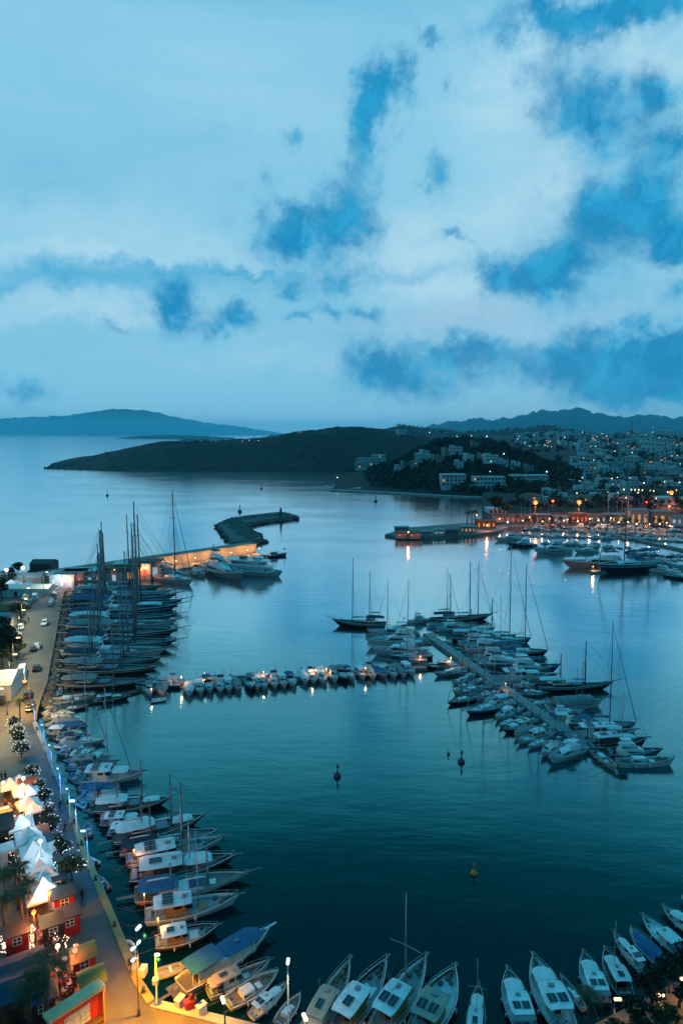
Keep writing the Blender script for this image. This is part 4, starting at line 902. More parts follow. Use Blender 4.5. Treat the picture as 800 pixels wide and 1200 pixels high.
# long harbour wall with orange light on its face
mb=MB(); a=at(160,677); b=at(314,652); d=(b-a).normalized(); n_=Vector((-d.y,d.x,0))
def quad(a,b,w0,w1,z0,z1,mb): mb.prism([(a.x+n_.x*w0,a.y+n_.y*w0),(b.x+n_.x*w0,b.y+n_.y*w0),(b.x+n_.x*w1,b.y+n_.y*w1),(a.x+n_.x*w1,a.y+n_.y*w1)],z0,z1)
r=thing('harbour_wall',(0,0,0)); mb=MB(); quad(a-d*45,b,9,15,-2,5.2,mb); obj('wall',mb,M['concrete_pale'],r); mb=MB(); quad(a-d*45.01,b+d*.3,8.7,15.3,5.2,5.5,mb); obj('coping',mb,M['concrete'],r)
mb=MB(); quad(a-d*60,b-d*2,-1,9,-2,1.1,mb); obj('wall_quay',mb,M['concrete'],r)
tag(r,'long harbour wall washed by orange lamps leading to breakwater','wall')
HW=(a,b,d,n_)
# right-hand jetty with restaurants
jt=[(450,629),(466,624),(480,620.5),(560,614),(600,607),(640,609),(640,617),(596,620),(585,625),(560,628.5),(510,632),(470,632)]
embank('restaurant_jetty',jt,-2,1.5,.5,'quay_stone','low stone jetty lined with lit restaurants in front of the right town')
# ================================================================ hills and terrain
def interp(tab,x):
    if x<=tab[0][0]: return tab[0][1]
    for (x0,y0),(x1,y1) in zip(tab,tab[1:]):
        if x<=x1: return y0+(y1-y0)*(x-x0)/(x1-x0)
    return tab[-1][1]
def sm(t): t=max(0,min(1,t)); return t*t*(3-2*t)
TER={}
def hill(name,x0,x1,step,crest,shore,df0,db0,m,rough=1.0,nsc=.02,rows=38,pw=.8,base=None,jag=0):
    """ridge seen along bearing px; rises from the shore to the crest and falls behind"""
    cols=[x0+(x1-x0)*i/step for i in range(step+1)]; G=[]
    for px in cols:
        D0=base if base else at(px,interp(shore,px)).y
        fk=1.0 if base else max(.03,min(1,(interp(shore,px)-interp(crest,px)-.5)/14)); df=df0*fk; db=db0*fk; Dc=D0+df; zc=max(.3,zat(px,interp(crest,px),Dc)); c=[]
        for j in range(rows+1):
            v=j*.05
            if v<=1: D=D0+df*v; z=zc*(sm(v)*.35+.65*v**pw) if v<1 else zc
            else: D=Dc+db*(v-1)/.9; z=zc*(1-sm((v-1)/.9))
            X=xat(px,520,D)
            if 0<v<1.8: z+=rough*zc*.05*mnoise.noise((X*nsc,D*nsc,1.7))+rough*.6*mnoise.noise((X*nsc*4,D*nsc*4,3))*min(1,v*3)*(.4 if v>.9 else 1)
            if jag and .05<v<1.75: z+=jag*min(1,zc/(6*jag))*(mnoise.noise((X*nsc*5,D*nsc*2,9))+.6*mnoise.noise((X*nsc*12,D*nsc*5,2))+.4*mnoise.noise((X*nsc*28,D*nsc*9,5)))
            c.append((X,D,z-.8 if v==0 else z))
        G.append(c)
    mb=MB(); mb.grid(G)
    # make normals face up
    o=structure(name,mb,M[m]); TER[name]=(G,cols); return o
hd_c=[(52,549),(60,545),(100,537),(130,530),(160,523),(190,517.5),(240,516),(300,513),(340,507.5),(370,504),(395,501.5),(430,501.5),(460,505),(500,512),(560,525),(640,552)]
hd_s=[(52,549.5),(80,551),(150,552.5),(380,553.5),(420,553),(640,556)]
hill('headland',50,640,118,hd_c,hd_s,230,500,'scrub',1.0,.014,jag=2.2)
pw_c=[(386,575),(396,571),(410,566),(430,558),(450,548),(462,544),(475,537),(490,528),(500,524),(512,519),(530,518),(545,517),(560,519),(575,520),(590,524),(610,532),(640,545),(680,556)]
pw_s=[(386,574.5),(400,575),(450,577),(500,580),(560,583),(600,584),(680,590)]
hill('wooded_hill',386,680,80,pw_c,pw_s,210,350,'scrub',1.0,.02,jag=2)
hill('low_islet',136,275,30,[(136,513.6),(160,511),(200,509.5),(240,511),(275,513)],[(136,514),(275,515)],300,700,'far_rock',.4,.006)
hill('mid_hill',420,720,60,[(420,508),(445,503.5),(470,498.5),(500,502),(540,506),(580,505),(620,501),(645,499.5),(665,503),(690,509),(720,512)],[],700,1200,'scrub',.35,.004,base=2600,jag=4)
hill('far_island',-140,330,150,[(-140,494),(-60,496),(0,490.5),(40,489),(80,487),(110,482.5),(135,479),(150,480),(170,481),(185,483.5),(205,489),(240,495),(280,500),(318,505.5),(330,507.5)],[],2500,4000,'far_rock',.35,.0008,base=23000,jag=60)
hill('mountain_range',470,1000,230,[(470,507),(505,499),(525,494),(540,495),(556,489.5),(575,493),(600,489.5),(625,484),(637,480),(650,482.5),(665,480),(677,477.5),(690,484.5),(712,488),(735,489.5),(760,487),(780,489),(800,491),(850,484),(920,478),(1000,490)],[],1800,3000,'far_rock',.4,.0015,base=10800,jag=75)
# the town slope
def tz(d): return interp([(430,1.6),(520,1.8),(620,3),(760,8),(950,15),(1200,24),(1500,34),(1900,44),(2400,51),(3200,50),(4200,40)],d)
TX0,TX1,NC=566,1100,60
def shore_d(px): return at(px,interp([(566,622),(600,615),(640,611),(800,610),(1100,612)],px)).y
G=[]
for i in range(NC+1):
    px=TX0+(TX1-TX0)*i/NC; c=[]; d0=shore_d(px)
    for j in range(46):
        D=d0+(4300-d0)*(j/45)**1.8; X=xat(px,520,D); z=tz(D)+(2.2*mnoise.noise((X*.006,D*.006,4))+.7*mnoise.noise((X*.03,D*.03,8)))*min(1,(D-d0)/120)
        c.append((X,D,z if j else -1.5))
    c.insert(1,(c[0][0],c[0][1]+.3,1.6)); G.append(c)
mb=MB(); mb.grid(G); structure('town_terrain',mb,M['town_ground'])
def tground(px,d):
    X=xat(px,520,d); d0=shore_d(px); return Vector((X,d,tz(d)+(2.2*mnoise.noise((X*.006,d*.006,4))+.7*mnoise.noise((X*.03,d*.03,8)))*max(0,min(1,(d-d0)/120))))
# coast road wall at the foot of the wooded hill
mb=MB(); P=[at(x,y) for x,y in ((386,575.5),(420,577),(480,580),(540,583.5),(600,585.5))]
for a_,b_ in zip(P,P[1:]): mb.prism([(a_.x,a_.y-1),(b_.x,b_.y-1),(b_.x,b_.y+9),(a_.x,a_.y+9)],-1.5,1.3)
structure('shore_road',mb,M['concrete_pale'])
# ================================================================ trees
def crown_mb(seed,lobes,leaf,n):
    """lobes: (x,y,z,rx,ry,rz); many small leaf-clump faces through each lobe's volume"""
    q=random.Random(seed); mb=MB(); V=[l[3]*l[4]*l[5] for l in lobes]; T=sum(V)
    for l,v in zip(lobes,V):
        for i in range(max(6,int(n*v/T))):
            u=q.gauss(0,1),q.gauss(0,1),q.gauss(0,1); k=math.sqrt(sum(a*a for a in u)) or 1; rr=q.uniform(.35,1.06)**.55
            p=Vector((l[0]+l[3]*u[0]/k*rr,l[1]+l[4]*u[1]/k*rr,l[2]+l[5]*u[2]/k*rr)); s=leaf*q.uniform(.5,1.25)
            a=Vector((q.gauss(0,1),q.gauss(0,1),q.gauss(0,1))).normalized(); b=a.orthogonal().normalized(); c=a.cross(b)
            mb.add([p+b*s,p+c*s*.55+a*s*.15,p-b*s*.9,p-c*s*.6-a*s*.1],[(0,1,2,3)])
    return mb
def tree(seed,h,r,leafm,leaf=.45,n=700,tall=1.0):
    q=random.Random(seed); root=thing('tree'); tr=MB(); th=h*.42
    tr.tube([(0,0,-.3),(.08*r,0,th*.5),(0,.05*r,th)],.035*h,7,.022*h); lobes=[(0,0,h*.72,r*.62,r*.62,h*.25*tall)]
    for k in range(7):
        a=k*.9+q.uniform(-.3,.3); d=r*q.uniform(.4,.68); z=h*q.uniform(.48,.85); rr=r*q.uniform(.32,.5)
        lobes.append((d*math.cos(a),d*math.sin(a),z,rr,rr,rr*q.uniform(.6,.85)*tall)); tr.tube([(0,0,th*.85),(d*.5*math.cos(a),d*.5*math.sin(a),(th+z)/2),(d*.9*math.cos(a),d*.9*math.sin(a),z)],.014*h,5,.005*h)
    obj('trunk',tr,M['bark'],root); obj('crown',crown_mb(seed,lobes,leaf,n),M[leafm],root); return Proto(root)
def palm(seed,h):
    q=random.Random(seed); root=thing('palm_tree'); mb=MB(); mb.tube([(0,0,-.2),(.1,0,h*.5),(.25,.05,h)],.22,8,.15); obj('trunk',mb,M['bark'],root)
    mb=MB()
    for k in range(26):
        a=k*2.4; up=q.uniform(-.25,1.0); L=q.uniform(2.2,3.0); P=[]
        for i in range(6):
            t=i/5; P.append(Vector((.25+math.cos(a)*L*t*(1-.15*t),.05+math.sin(a)*L*t*(1-.15*t),h+up*L*t*.7-1.25*L*.5*t*t)))
        side=Vector((-math.sin(a),math.cos(a),0))
        for i in range(5):
            for s in (1,-1):
                for f in (0,.33,.66):
                    p=P[i].lerp(P[i+1],f); w=(.55*math.sin(math.pi*min(.95,(i+f)/5*.85+.15)))
                    e=p+side*s*w+(P[i+1]-P[i])*.45+Vector((0,0,-.22*w)); mb.add([p,p+(P[i+1]-P[i])*.22,e],[(0,1,2)])
    obj('crown',mb,M['leaf_mid'],root); return Proto(root)
TP=[tree(1,8,3.6,'leaf_dark'),tree(2,7,3.8,'leaf_mid'),tree(3,9,3.2,'leaf_dark',tall=1.25),tree(4,6,3.2,'leaf_olive')]
PP=[palm(1,6),palm(2,7.5)]
# small, coarse crowns for the far town
TF=[tree(11,8,4.2,'leaf_dark',.9,110),tree(12,7,4.6,'leaf_dark',.9,110),tree(13,10,3.2,'leaf_dark',.8,110,1.4)]
def plant(P,loc,s,label,group=None,cat='tree',rz=None):
    o=P.place(loc,rnd.uniform(0,6.3) if rz is None else rz,(s*rnd.uniform(.9,1.1),s*rnd.uniform(.9,1.1),s)); return tag(o,label,cat,group)
# ================================================================ far woods (one mass)
def surf(name,q,vmax=.62):
    G,cols=TER[name]; i=q.randrange(len(G)-1); j=q.randrange(1,int((len(G[0])-1)*vmax)); a=Vector(G[i][j]); b=Vector(G[i+1][j+1]); return a.lerp(b,q.random())
def wood(name,hillname,n,size,m,label,seed,leaf,vmax=.62,flt=None):
    q=random.Random(seed); mb=MB()
    for i in range(n):
        p=surf(hillname,q,vmax)
        if flt and not flt(p): continue
        s=size*q.uniform(.6,1.25)
        for k in range(9):
            u=Vector((q.gauss(0,1),q.gauss(0,1),q.gauss(0,1))).normalized()*s*q.uniform(.3,.75); c=p+Vector((0,0,s*.7))+Vector((u.x,u.y,u.z*.9)); r_=leaf*s*q.uniform(.5,1)
            a=Vector((q.gauss(0,1),q.gauss(0,1),q.gauss(0,1))).normalized(); b=a.orthogonal().normalized(); d=a.cross(b); mb.add([c+b*r_,c+d*r_*.7,c-b*r_,c-d*r_*.7],[(0,1,2,3)])
    return tag(obj(name,mb,M[m]),label,'woodland',kind='stuff')
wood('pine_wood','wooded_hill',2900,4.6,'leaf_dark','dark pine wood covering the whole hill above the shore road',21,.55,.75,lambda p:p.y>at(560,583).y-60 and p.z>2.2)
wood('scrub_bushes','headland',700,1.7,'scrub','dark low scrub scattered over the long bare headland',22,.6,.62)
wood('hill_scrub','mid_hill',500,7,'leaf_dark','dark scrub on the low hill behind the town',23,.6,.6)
# ================================================================ houses
def house(w,d,h,wallm,roof='flat',wins=3,floors=2,lit=0,far=False,seed=0):
    q=random.Random(seed); r=thing('house'); mb=MB(); mb.box(-w/2,w/2,-d/2,d/2,-3,h); 
    if roof=='flat':
        for a in ((-w/2-.1,w/2+.1,-d/2-.1,-d/2+.25),(-w/2-.1,w/2+.1,d/2-.25,d/2+.1),(-w/2-.1,-w/2+.25,-d/2+.25,d/2-.25),(w/2-.25,w/2+.1,-d/2+.25,d/2-.25)): mb.box(a[0],a[1],a[2],a[3],h+.003,h+.6)
        if floors>1: mb.box(-w*.48,-w*.05,-d*.15,d*.45,h+.01,h+2.4)
    wl=obj('wall',mb,M[wallm],r)
    if roof=='flat':
        mb=MB(); mb.box(-w/2+.26,w/2-.26,-d/2+.26,d/2-.26,h-.05,h+.05); obj('roof',mb,M['roof_flat'],r)
    else:
        o=.5; mb=MB(); mb.add([(-w/2-o,-d/2-o,h),(w/2+o,-d/2-o,h),(w/2+o,d/2+o,h),(-w/2-o,d/2+o,h),(-w*.2,0,h+d*.24),(w*.2,0,h+d*.24)],[(0,1,5,4),(1,2,5),(2,3,4,5),(3,0,4),(3,2,1,0)]); obj('roof',mb,M['roof_tile'],r)
    fh=h/floors; ww=w/(wins+.6)*.42
    for f in range(floors):
        for i in range(wins):
            x=(i-(wins-1)/2)*w/(wins+.3); z=f*fh+fh*.38; mb=MB(); mb.box(x-ww/2,x+ww/2,-d/2-.05,-d/2+.05,z,z+fh*.42)
            obj('window',mb,M['glow_window' if q.random()<lit else 'window_glass'],r)
    if not far:
        for sd in (-1,1):
            mb=MB(); mb.box(min(sd*w/2-.05,sd*w/2+.05),max(sd*w/2-.05,sd*w/2+.05),-d*.2,d*.1,fh*.4,fh*.8); obj('window',mb,M['window_glass'],r)
        mb=MB(); mb.box(w*.08,w*.08+1,-d/2-.07,-d/2+.03,0,2.1); obj('door',mb,M['wood_hull'],r)
        mb=MB(); mb.box(-w*.5,w*.5,-d/2-1.5,-d/2-.02,fh-.16,fh+.02); obj('balcony',mb,M[wallm],r)
    return Proto(r)
HP=[(house(11,9,6.4,'house_white',lit=.0,seed=1),'white flat-roofed house'),(house(13,9,6.2,'house_white',wins=4,lit=.25,seed=2),'white house with glowing windows'),(house(10,9,6,'house_cream','tile',lit=.1,seed=3),'cream house with tiled hip roof'),
    (house(16,10,9,'house_white',wins=5,floors=3,lit=.1,seed=4),'white three-storey block'),(house(12,9,6.3,'house_grey',lit=.1,seed=5),'grey flat-roofed house')]
HF=[(house(12,10,6.5,'house_white',far=True,wins=2,seed=6),'small white flat-roofed house'),(house(18,11,9,'house_white',far=True,wins=4,floors=2,seed=7),'wide white apartment block'),(house(12,10,6,'house_grey',far=True,wins=2,seed=8),'small grey flat-roofed house'),
    (house(13,10,6,'house_pink','tile',far=True,wins=2,lit=.5,seed=9),'pinkish tiled house with a lit window'),(house(11,10,6.5,'house_cream',far=True,wins=2,lit=.4,seed=10),'small cream house with lit windows')]
q=random.Random(77)
rows_=[(560,612,800,9,HP,.9),(625,640,800,9,HP,1),(700,668,800,9,HP,1),(790,668,800,10,HP,1),(890,672,805,12,HP,1.05),(1010,672,805,13,HF,1.1),(1150,680,805,13,HF,1.15),(1320,668,805,14,HF,1.2),(1530,616,805,18,HF,1.25),(1780,610,805,18,HF,1.35),(2060,605,805,18,HF,1.5),(2400,600,805,17,HF,1.7)]
ri=0
for d,x0,x1,nb,hp,s in rows_:
    ri+=1
    for i in range(nb):
        px=x0+(x1-x0)*(i+.5)/nb+q.uniform(-3,3)*(1 if i not in(0,nb-1) else .3); dd=d*q.uniform(.97,1.03); P,nm=hp[q.choice((0,0,1,2,3,4,1,0))%len(hp)]
        if ri<=2 and 745<px<800: continue
        g=tground(px,dd); o=P.place(g,q.uniform(-.5,.5)-math.atan2(g.x,g.y)*1.0,(s*q.uniform(1.0,1.75),s*q.uniform(.9,1.3),s*q.uniform(.8,1.35)))
        tag(o,f'{nm}, {ordw(i+1)} from left in {ordw(ri)} row uphill','house','houses on the town slope')
# big hotel blocks on the shore and slope
def hotel(px0,px1,py0,py1,D,label,floors,bays,m='house_white',steps=1,lit=.04,fs=None):
    z0=zat((px0+px1)/2,py1,D); z1=zat((px0+px1)/2,py0,D); xa=xat(px0,(py0+py1)/2,D); xb=xat(px1,(py0+py1)/2,D); W=xb-xa; Ht=z1-z0; q=random.Random(int(px0)); r=thing('hotel',((xa+xb)/2,D,z0)); fh=Ht/floors
    for s_ in range(steps):
        f0=s_*floors//steps; f1=(s_+1)*floors//steps; mb=MB(); y=-7+s_*4.5
        sh=(W*.10*s_/max(1,steps-1) if steps>1 else 0); mb.box(-W/2+sh,W/2-sh*.3,y,9,(f0*fh if s_ else -8),f1*fh-.004*s_); mb.box(-W/2+sh-.3,W/2-sh*.3+.3,y-.3,9.3,f1*fh,f1*fh+.5); obj('wall',mb,M[m],r)
        for f in range(f0,f1):
            for b in range(bays):
                x=-W/2+sh+(W-sh*1.3)*(b+.5)/bays; w_=(W-sh*1.3)/bays*.26
                mb=MB(); mb.box(x-w_,x+w_,y-.05,y+.06,f*fh+fh*.25,f*fh+fh*.78); obj('window',mb,M['glow_window' if q.random()<lit else 'window_glass'],r)
    return tag(r,label,'hotel')
hotel(516,544,556,569,at(530,583).y+40,'white hotel block leftmost of the three above the shore road',3,6,steps=1)
hotel(549,592,559,577,at(560,583).y+28,'white terraced hotel block in the middle above the shore road',4,9,steps=2)
hotel(597,640,557,569,at(600,584).y+55,'long white hotel block right above the shore road with many windows',3,12)
hotel(500,516,534,540,930,'small pale hotel roof among trees upper on wooded hill',1,5,'house_grey')
hotel(416,436,537,548,1085,'white stepped hotel wing with balconies on the headland shore',4,6,steps=2); hotel(434,452,533,546,1095,'higher white hotel wing beside the stepped one on the headland',4,6,steps=2)
hotel(379,386,545,551,1118,'small white villa farthest left on the headland shore',2,3); hotel(393,405,546,551.5,1115,'low white villa block between the small villa and hotel wings',2,5,'house_grey')
hotel(604,620,514.5,522,1700,'pale apartment tower block beyond the wooded hill',4,5,'house_white'); hotel(620,632,516,523,1650,'second pale apartment block right beyond the wooded hill',3,4,'house_grey')
for i,(px,py) in enumerate(((215,517),(222,516.5),(229,517),(238,516.5),(246,517),(255,517.5),(322,513),(336,511),(352,508),(372,507),(392,508),(470,507),(482,508))):
    D=at(px,interp(hd_s,px)).y+215; P,nm=HF[i%5]; o=P.place((xat(px,py,D),D,zat(px,py+2,D)),.2*(i%3)); o.scale=(1,1,.8); tag(o,f'{nm}, {ordw(i+1)} from the left along the headland crest','house','houses on the headland crest')
for i,(px,py) in enumerate(((196,514.5),(205,513.5),(214,512.8),(224,512.5),(233,513),(244,513.5))):
    D=at(px,514.3).y; 
for i,(px,py,v) in enumerate(sorted(((468,540,.55),(476,538,.6),(485,541,.5),(493,537,.6),(503,538,.55),(513,541,.5),(522,533,.6),(534,531,.6),(548,538,.5),(562,531,.55),(575,536,.5),(588,540,.5),(604,545,.5),(556,524,.8),(498,531,.7),(536,546,.4),(618,549,.5)))):
    G_,c_=TER['wooded_hill']; ci=min(range(len(c_)),key=lambda k:abs(c_[k]-px)); p_=Vector(G_[ci][int(v*20)]); P,nm=HF[(0,2,4,1,0)[i%5]]; o=P.place(p_+Vector((0,-5,3.2)),.3*math.sin(i*2),(.8,.8,.8)); tag(o,f'{nm} among pines, {ordw(i+1)} from left on wooded hill' if False else f'{nm} among the hill pines, {ordw(i+1)} from left','house','houses among the pines')
# shore buildings of the marina quay
def shed(px,py,w,d,h,wm,glow,label,rz=0,roofm='roof_flat',cat='building',name='quay_building',z=1.6,n=4):
    r=thing(name,at(px,py,z),rz); mb=MB(); mb.box(-w/2,w/2,-d/2,d/2,-1,h); obj('wall',mb,M[wm],r)
    mb=MB(); mb.box(-w/2-.7,w/2+.7,-d/2-1.2,d/2+.5,h+.003,h+.3); obj('roof',mb,M[roofm],r)
    for i in range(n):
        x=(i-(n-1)/2)*w/n; mb=MB(); kx=.13+.10*((i*7+int(w))%3)/2; mb.box(x-w/n*kx,x+w/n*kx,-d/2-.06,-d/2+.05,.7+.4*((i+int(px))%2),h*.66); obj('window',mb,M[glow],r)
    return tag(r,label,cat)
shed(478,628.5,14,6,2.5,'house_cream','glow_pink','restaurant with pink-lit windows near the tip of the right jetty',roofm='dark_paint'); shed(500,627,6,5,2.4,'house_white','window_glass','white pavilion right of the pink-lit restaurant on the jetty')
shed(514,626,5,5,2.8,'house_white','glow_white','white lit kiosk in the middle of the right jetty'); shed(529,626,7,5,2.4,'house_grey','window_glass','grey shed right of the white lit kiosk on the jetty',roofm='canvas_navy'); shed(547,623.5,9,6,3.6,'house_cream','glow_window','cream jetty house with yellow glowing windows')
shed(470,622,8,4,2.4,'house_grey','window_glass','low grey store with watch post behind the pink-lit restaurant'); shed(568,618,12,7,4.5,'brick_roof','glow_window','orange-lit restaurant at the root of the right jetty',roofm='brick_roof')
shed(590,612,14,7,5,'house_cream','glow_pink','pink-lit quay cafe between the jetty root and trees',roofm='canvas_red')
shed(612,612,11,8,4.5,'house_grey','glow_pink','red-lit quay cafe under the leftmost orange street lamp',roofm='canvas_red'); shed(634,611.5,10,8,5,'house_grey','glow_pink','pink quay shop left of the second orange lamp',roofm='canvas_grey'); shed(655,612,10,8,4,'house_grey','glow_white','white quay shop between two orange lamps',roofm='canvas_grey'); shed(676,612,11,8,6,'brick_roof','glow_pink','red quay hall right under the second orange lamp',roofm='brick_roof')
shed(700,611,16,10,4.5,'house_grey','glow_white','long white marina hall with pale lit front',roofm='brick_roof'); shed(724,611,16,9,5,'house_cream','glow_window','cream quay building glowing yellow left of two masts',n=3); shed(745,613,12,8,9,'house_cream','glow_window','tall cream house with warm lit front behind far berths',n=3); shed(772,613,13,8,8,'house_pink','glow_window','pink house with orange lit front beneath the right lamp',n=3); shed(795,614,14,8,5,'house_white','glow_white','white quay building at the right edge under the lamp')
hotel(750,800,583,598,560,'lilac-lit white hall behind the rightmost orange lamp',2,6,'house_white',lit=.2)
hotel(570,590,596,606,at(578,607).y+16,'white lit boathouse left of the dark waterfront tree',2,4,'house_white',lit=.1)
# ---------------------------------------------------------------- street lamps of the far shore
def lamp_post(h,head,hr,lit_m,arm=0,postm='iron'):
    r=thing('street_lamp'); mb=MB(); mb.lathe([(.22,0),(.22,.5),(.12,.6),(.07,h)],8); 
    if arm: mb.tube([(0,0,h),(arm*.5,0,h+.25),(arm,0,h+.2)],.05,5)
    obj('pole',mb,M[postm],r); mb=MB(); mb.ball(arm,0,h+.05,hr,nu=10,nv=6); obj('lamp_globe',mb,M[lit_m],r); return Proto(r)
BIG=lamp_post(11.5,'g',1.6,'lamp_orange')
for px,py,D,lab,pw in ((627,589,478,'tall street lamp glowing orange, leftmost on the far quay',150000),(678,588.5,482,'tall street lamp glowing orange behind the red quay hall',110000),(786,577.5,540,'tall street lamp glowing orange at the right edge, highest',110000)):
    z=zat(px,py,D); b=Vector((xat(px,py,D),D,1.6)); o=BIG.place(b,0,(1,1,(z-1.6)/11.5)); tag(o,lab,'street lamp','orange street lamps of the far quay'); lamp_light((0,-1.3,11.0),pw,(1,.20,.05),.5,o)
RED=lamp_post(9,'r',.8,'lamp_red'); D=500; o=RED.place((xat(647,595,D),D,1.6)); tag(o,'shorter red lamp between the two left orange street lamps','street lamp'); lamp_light((0,-1.3,8.4),14000,(1,.08,.03),.5,o)
o=RED.place((xat(756,598,520),520,1.6),0,(1,1,.7)); tag(o,'low red lamp left of the highest orange street lamp','street lamp'); lamp_light((0,-1.3,8.4),9000,(1,.12,.03),.5,o)
o=RED.place((xat(783,606,480),480,1.6),0,(1,1,.8)); tag(o,'low red lamp right beneath the highest orange street lamp','street lamp'); lamp_light((0,-1.4,8),9000,(1,.14,.03),.5,o)
LW=lamp_post(6,'w',.42,'lamp_white'); LC=lamp_post(6,'w',.42,'lamp_cool'); LY=lamp_post(6,'w',.42,'lamp_warm')
q=random.Random(9)
def tl(px,D,P,grp,lab,s,hz=1.0,g=None):
    g=g or tground(px,D); o=P.place(g,0,(s,s,hz*(1+.3*(s-1)))); tag(o,lab,'street lamp',grp)
for i in range(115):
    px=q.uniform(604,803); D=520+2000*q.random()**1.5; k=q.random()
    if D<1000 and px<650: continue
    if D<640: px=q.uniform(640,803)
    P,c=((LW,'white') if k<.45 else (LC,'bluish') if k<.62 else (LY,'amber')); tl(px,D,P,f'small {c} lamps of the far town',f'small {c} street lamp glowing among the houses of the town slope',.55+D/1500*q.uniform(.7,1.3),q.uniform(.9,1.6))
for i in range(9): tl(733+i*4.4,585-i*2,LY,'row of lamps on the terrace','amber lamp in the straight row on the terrace left of the highest orange lamp',1.0,1.7)
for i,(px,py) in enumerate(sorted(((515,528),(530,527.5),(541,530.5),(552,511),(546,572),(574,553),(535,511.5),(570,511.5),(503,507),(590,532),(640,553),(575,541)))):
    G,cols=TER['wooded_hill']; D=at(560,582).y+ (200 if py<532 else 60); o=(LW if i%3 else LC).place((xat(px,py,D),D,zat(px,py,D)-9.5),0,(1.15,1.15,1.6)); tag(o,f'small white lamp on the wooded hill, {ordw(i+1)} from the left','street lamp','lamps on the wooded hill')
for i,(px,py) in enumerate(sorted(((284,517),(292,516),(303,516.5),(325,514),(390,512.5),(394,509),(396,509.5),(253,518),(262,518),(435,546)))):
    D=at(px,interp(hd_s,px)).y+200; o=(LY if i%2 else LW).place((xat(px,py,D),D,zat(px,py,D)-6.5),0,(1.3,1.3,1.1)); tag(o,f'lit lamp on the headland crest, {ordw(i+1)} from the left','street lamp','lamps on the headland crest')
o=LY.place(at(392,568,1.2)+Vector((3,8,0)),0,(1.6,1.6,1.3)); tag(o,'bright lamp at the very tip of the wooded headland','street lamp')
for i in range(26):
    px=q.uniform(-3,105) if i<20 else q.uniform(640,800); D=23000 if i<20 else 10800
    if i<20: o=(LC).place((xat(px,508,D)*.94,D*.94,1.5),0,(26*q.uniform(.6,1.3),26,q.uniform(3,11))); tag(o,'tiny bluish shore light of the distant island','street lamp','shore lights of the distant island')
    else: o=LC.place((xat(px,500,D)*1.0,D+120,zat(px,q.uniform(499,505),D)-20),0,(12,12,4)); tag(o,'tiny bluish light low on the mountain range','street lamp','lights on the mountain range')
# town trees
nt_=0
for i in range(170):
    D=545+1300*q.random()**1.6; px=q.uniform(606 if D<700 else 650 if D<1100 else 600,806); g=tground(px,D); plant(TF[i%3],g,(.8+D/1500)*q.uniform(.7,1.2),'dark round tree standing between the houses of the town slope','dark trees on the town slope')
for i in range(34):
    px=596+i*6.2+q.uniform(-2,2); D=500+q.uniform(0,26); g=tground(px,D)
    if 780<px<792 or abs(px-627)<3 or abs(px-678)<3: continue
    plant(TF[i%3],g,q.uniform(.8,1.35),'dark tree in the belt behind the far quay lamps','trees behind the far quay')
plant(TP[0],at(582,606,1.6)+Vector((0,6,0)),1.9,'big dark tree beside the white lit boathouse'); plant(TP[1],at(594,607,1.6)+Vector((0,8,0)),1.5,'dark tree right of the big one beside boathouse')
for i,(px,py,s) in enumerate(((547,616,1.5),(552,617,1.3),(556,615,1.5))): plant(PP[i%2],at(px,py,1.5),s,f'palm tree on the right jetty, {ordw(i+1)} from the left of three','palms on the right jetty','palm tree')
for i,(px,py) in enumerate(((722,606),(728,605),(735,607),(742,604),(752,606),(712,606))): 
    g=at(px,py,1.6); r=thing('flag_pole',g); mb=MB(); mb.tube([(0,0,0),(0,0,13+i%3*2)],.12,5,.06); obj('pole',mb,M['alloy'],r); mb=MB(); mb.lathe([(.3,0),(.3,.3)],8); obj('base',mb,M['concrete'],r); tag(r,'tall bare pale pole behind the quay buildings of the far marina','pole','pale poles behind the far marina')
LJ=lamp_post(5,'j',.3,'lamp_warm')
for i,(px,py) in enumerate(sorted(((558,612),(598,612),(643,617),(664,618),(701,619),(735,621),(760,624),(585,617),(620,615),(690,617),(715,616),(780,622)))):
    o=LJ.place(at(px,py,1.5)); tag(o,f'warm globe lamp, {ordw(i+1)} from the left along the far quay front','street lamp','white globe lamps of the far quay')
    if i%2==0: lamp_light((0,-.7,4.6),2200,(1,.42,.2),.3,o)
for i in range(6):
    o=LJ.place(at(694+i*14.3,668.6-i*1.1,1.0),0,(.7,.7,.35)); tag(o,f'low white lamp on the dark pier, {ordw(i+1)} from the left','street lamp','lamps on the low dark pier')
for i,(px,py,c,pw) in enumerate(sorted(((478,630.5,(1,.25,.2),3000),(570,622,(1,.30,.08),9000),(612,616,(1,.25,.08),3000),(660,616,(1,.35,.3),2500),(676,617,(1,.3,.05),8000),(724,618,(1,.5,.2),4000),(745,620,(1,.5,.2),5000),(772,620,(1,.3,.1),5000),(594,618,(1,.35,.3),5000),(635,617,(1,.3,.15),2500),(700,616,(1,.5,.5),4000)))):
    r=thing('wall_lantern',at(px,py,1.6)); mb=MB(); mb.tube([(0,0,0),(0,0,3)],.06,5); obj('stem',mb,M['iron'],r); mb=MB(); mb.ball(0,0,3.2,.35); obj('lantern',mb,M['lamp_warm'],r); lamp_light((0,-.5,3.6),pw,c,.3,r); tag(r,f'warm lantern lighting the far quay cafes, {ordw(i+1)} from the left','lantern','lanterns of the far quay cafes')

for i in range(22):
    px=604+i*9.1+q.uniform(-2,2); g=at(px,612.5,1.6)+Vector((0,-6-q.uniform(0,3),0)); plant((TF[i%3] if i%4 else PP[0]),g,q.uniform(.42,.62) if i%4 else .9,'low dark tree on the far quay front between cafes' if i%4 else 'palm on the far quay front between cafes','trees on the far quay front','tree' if i%4 else 'palm tree')
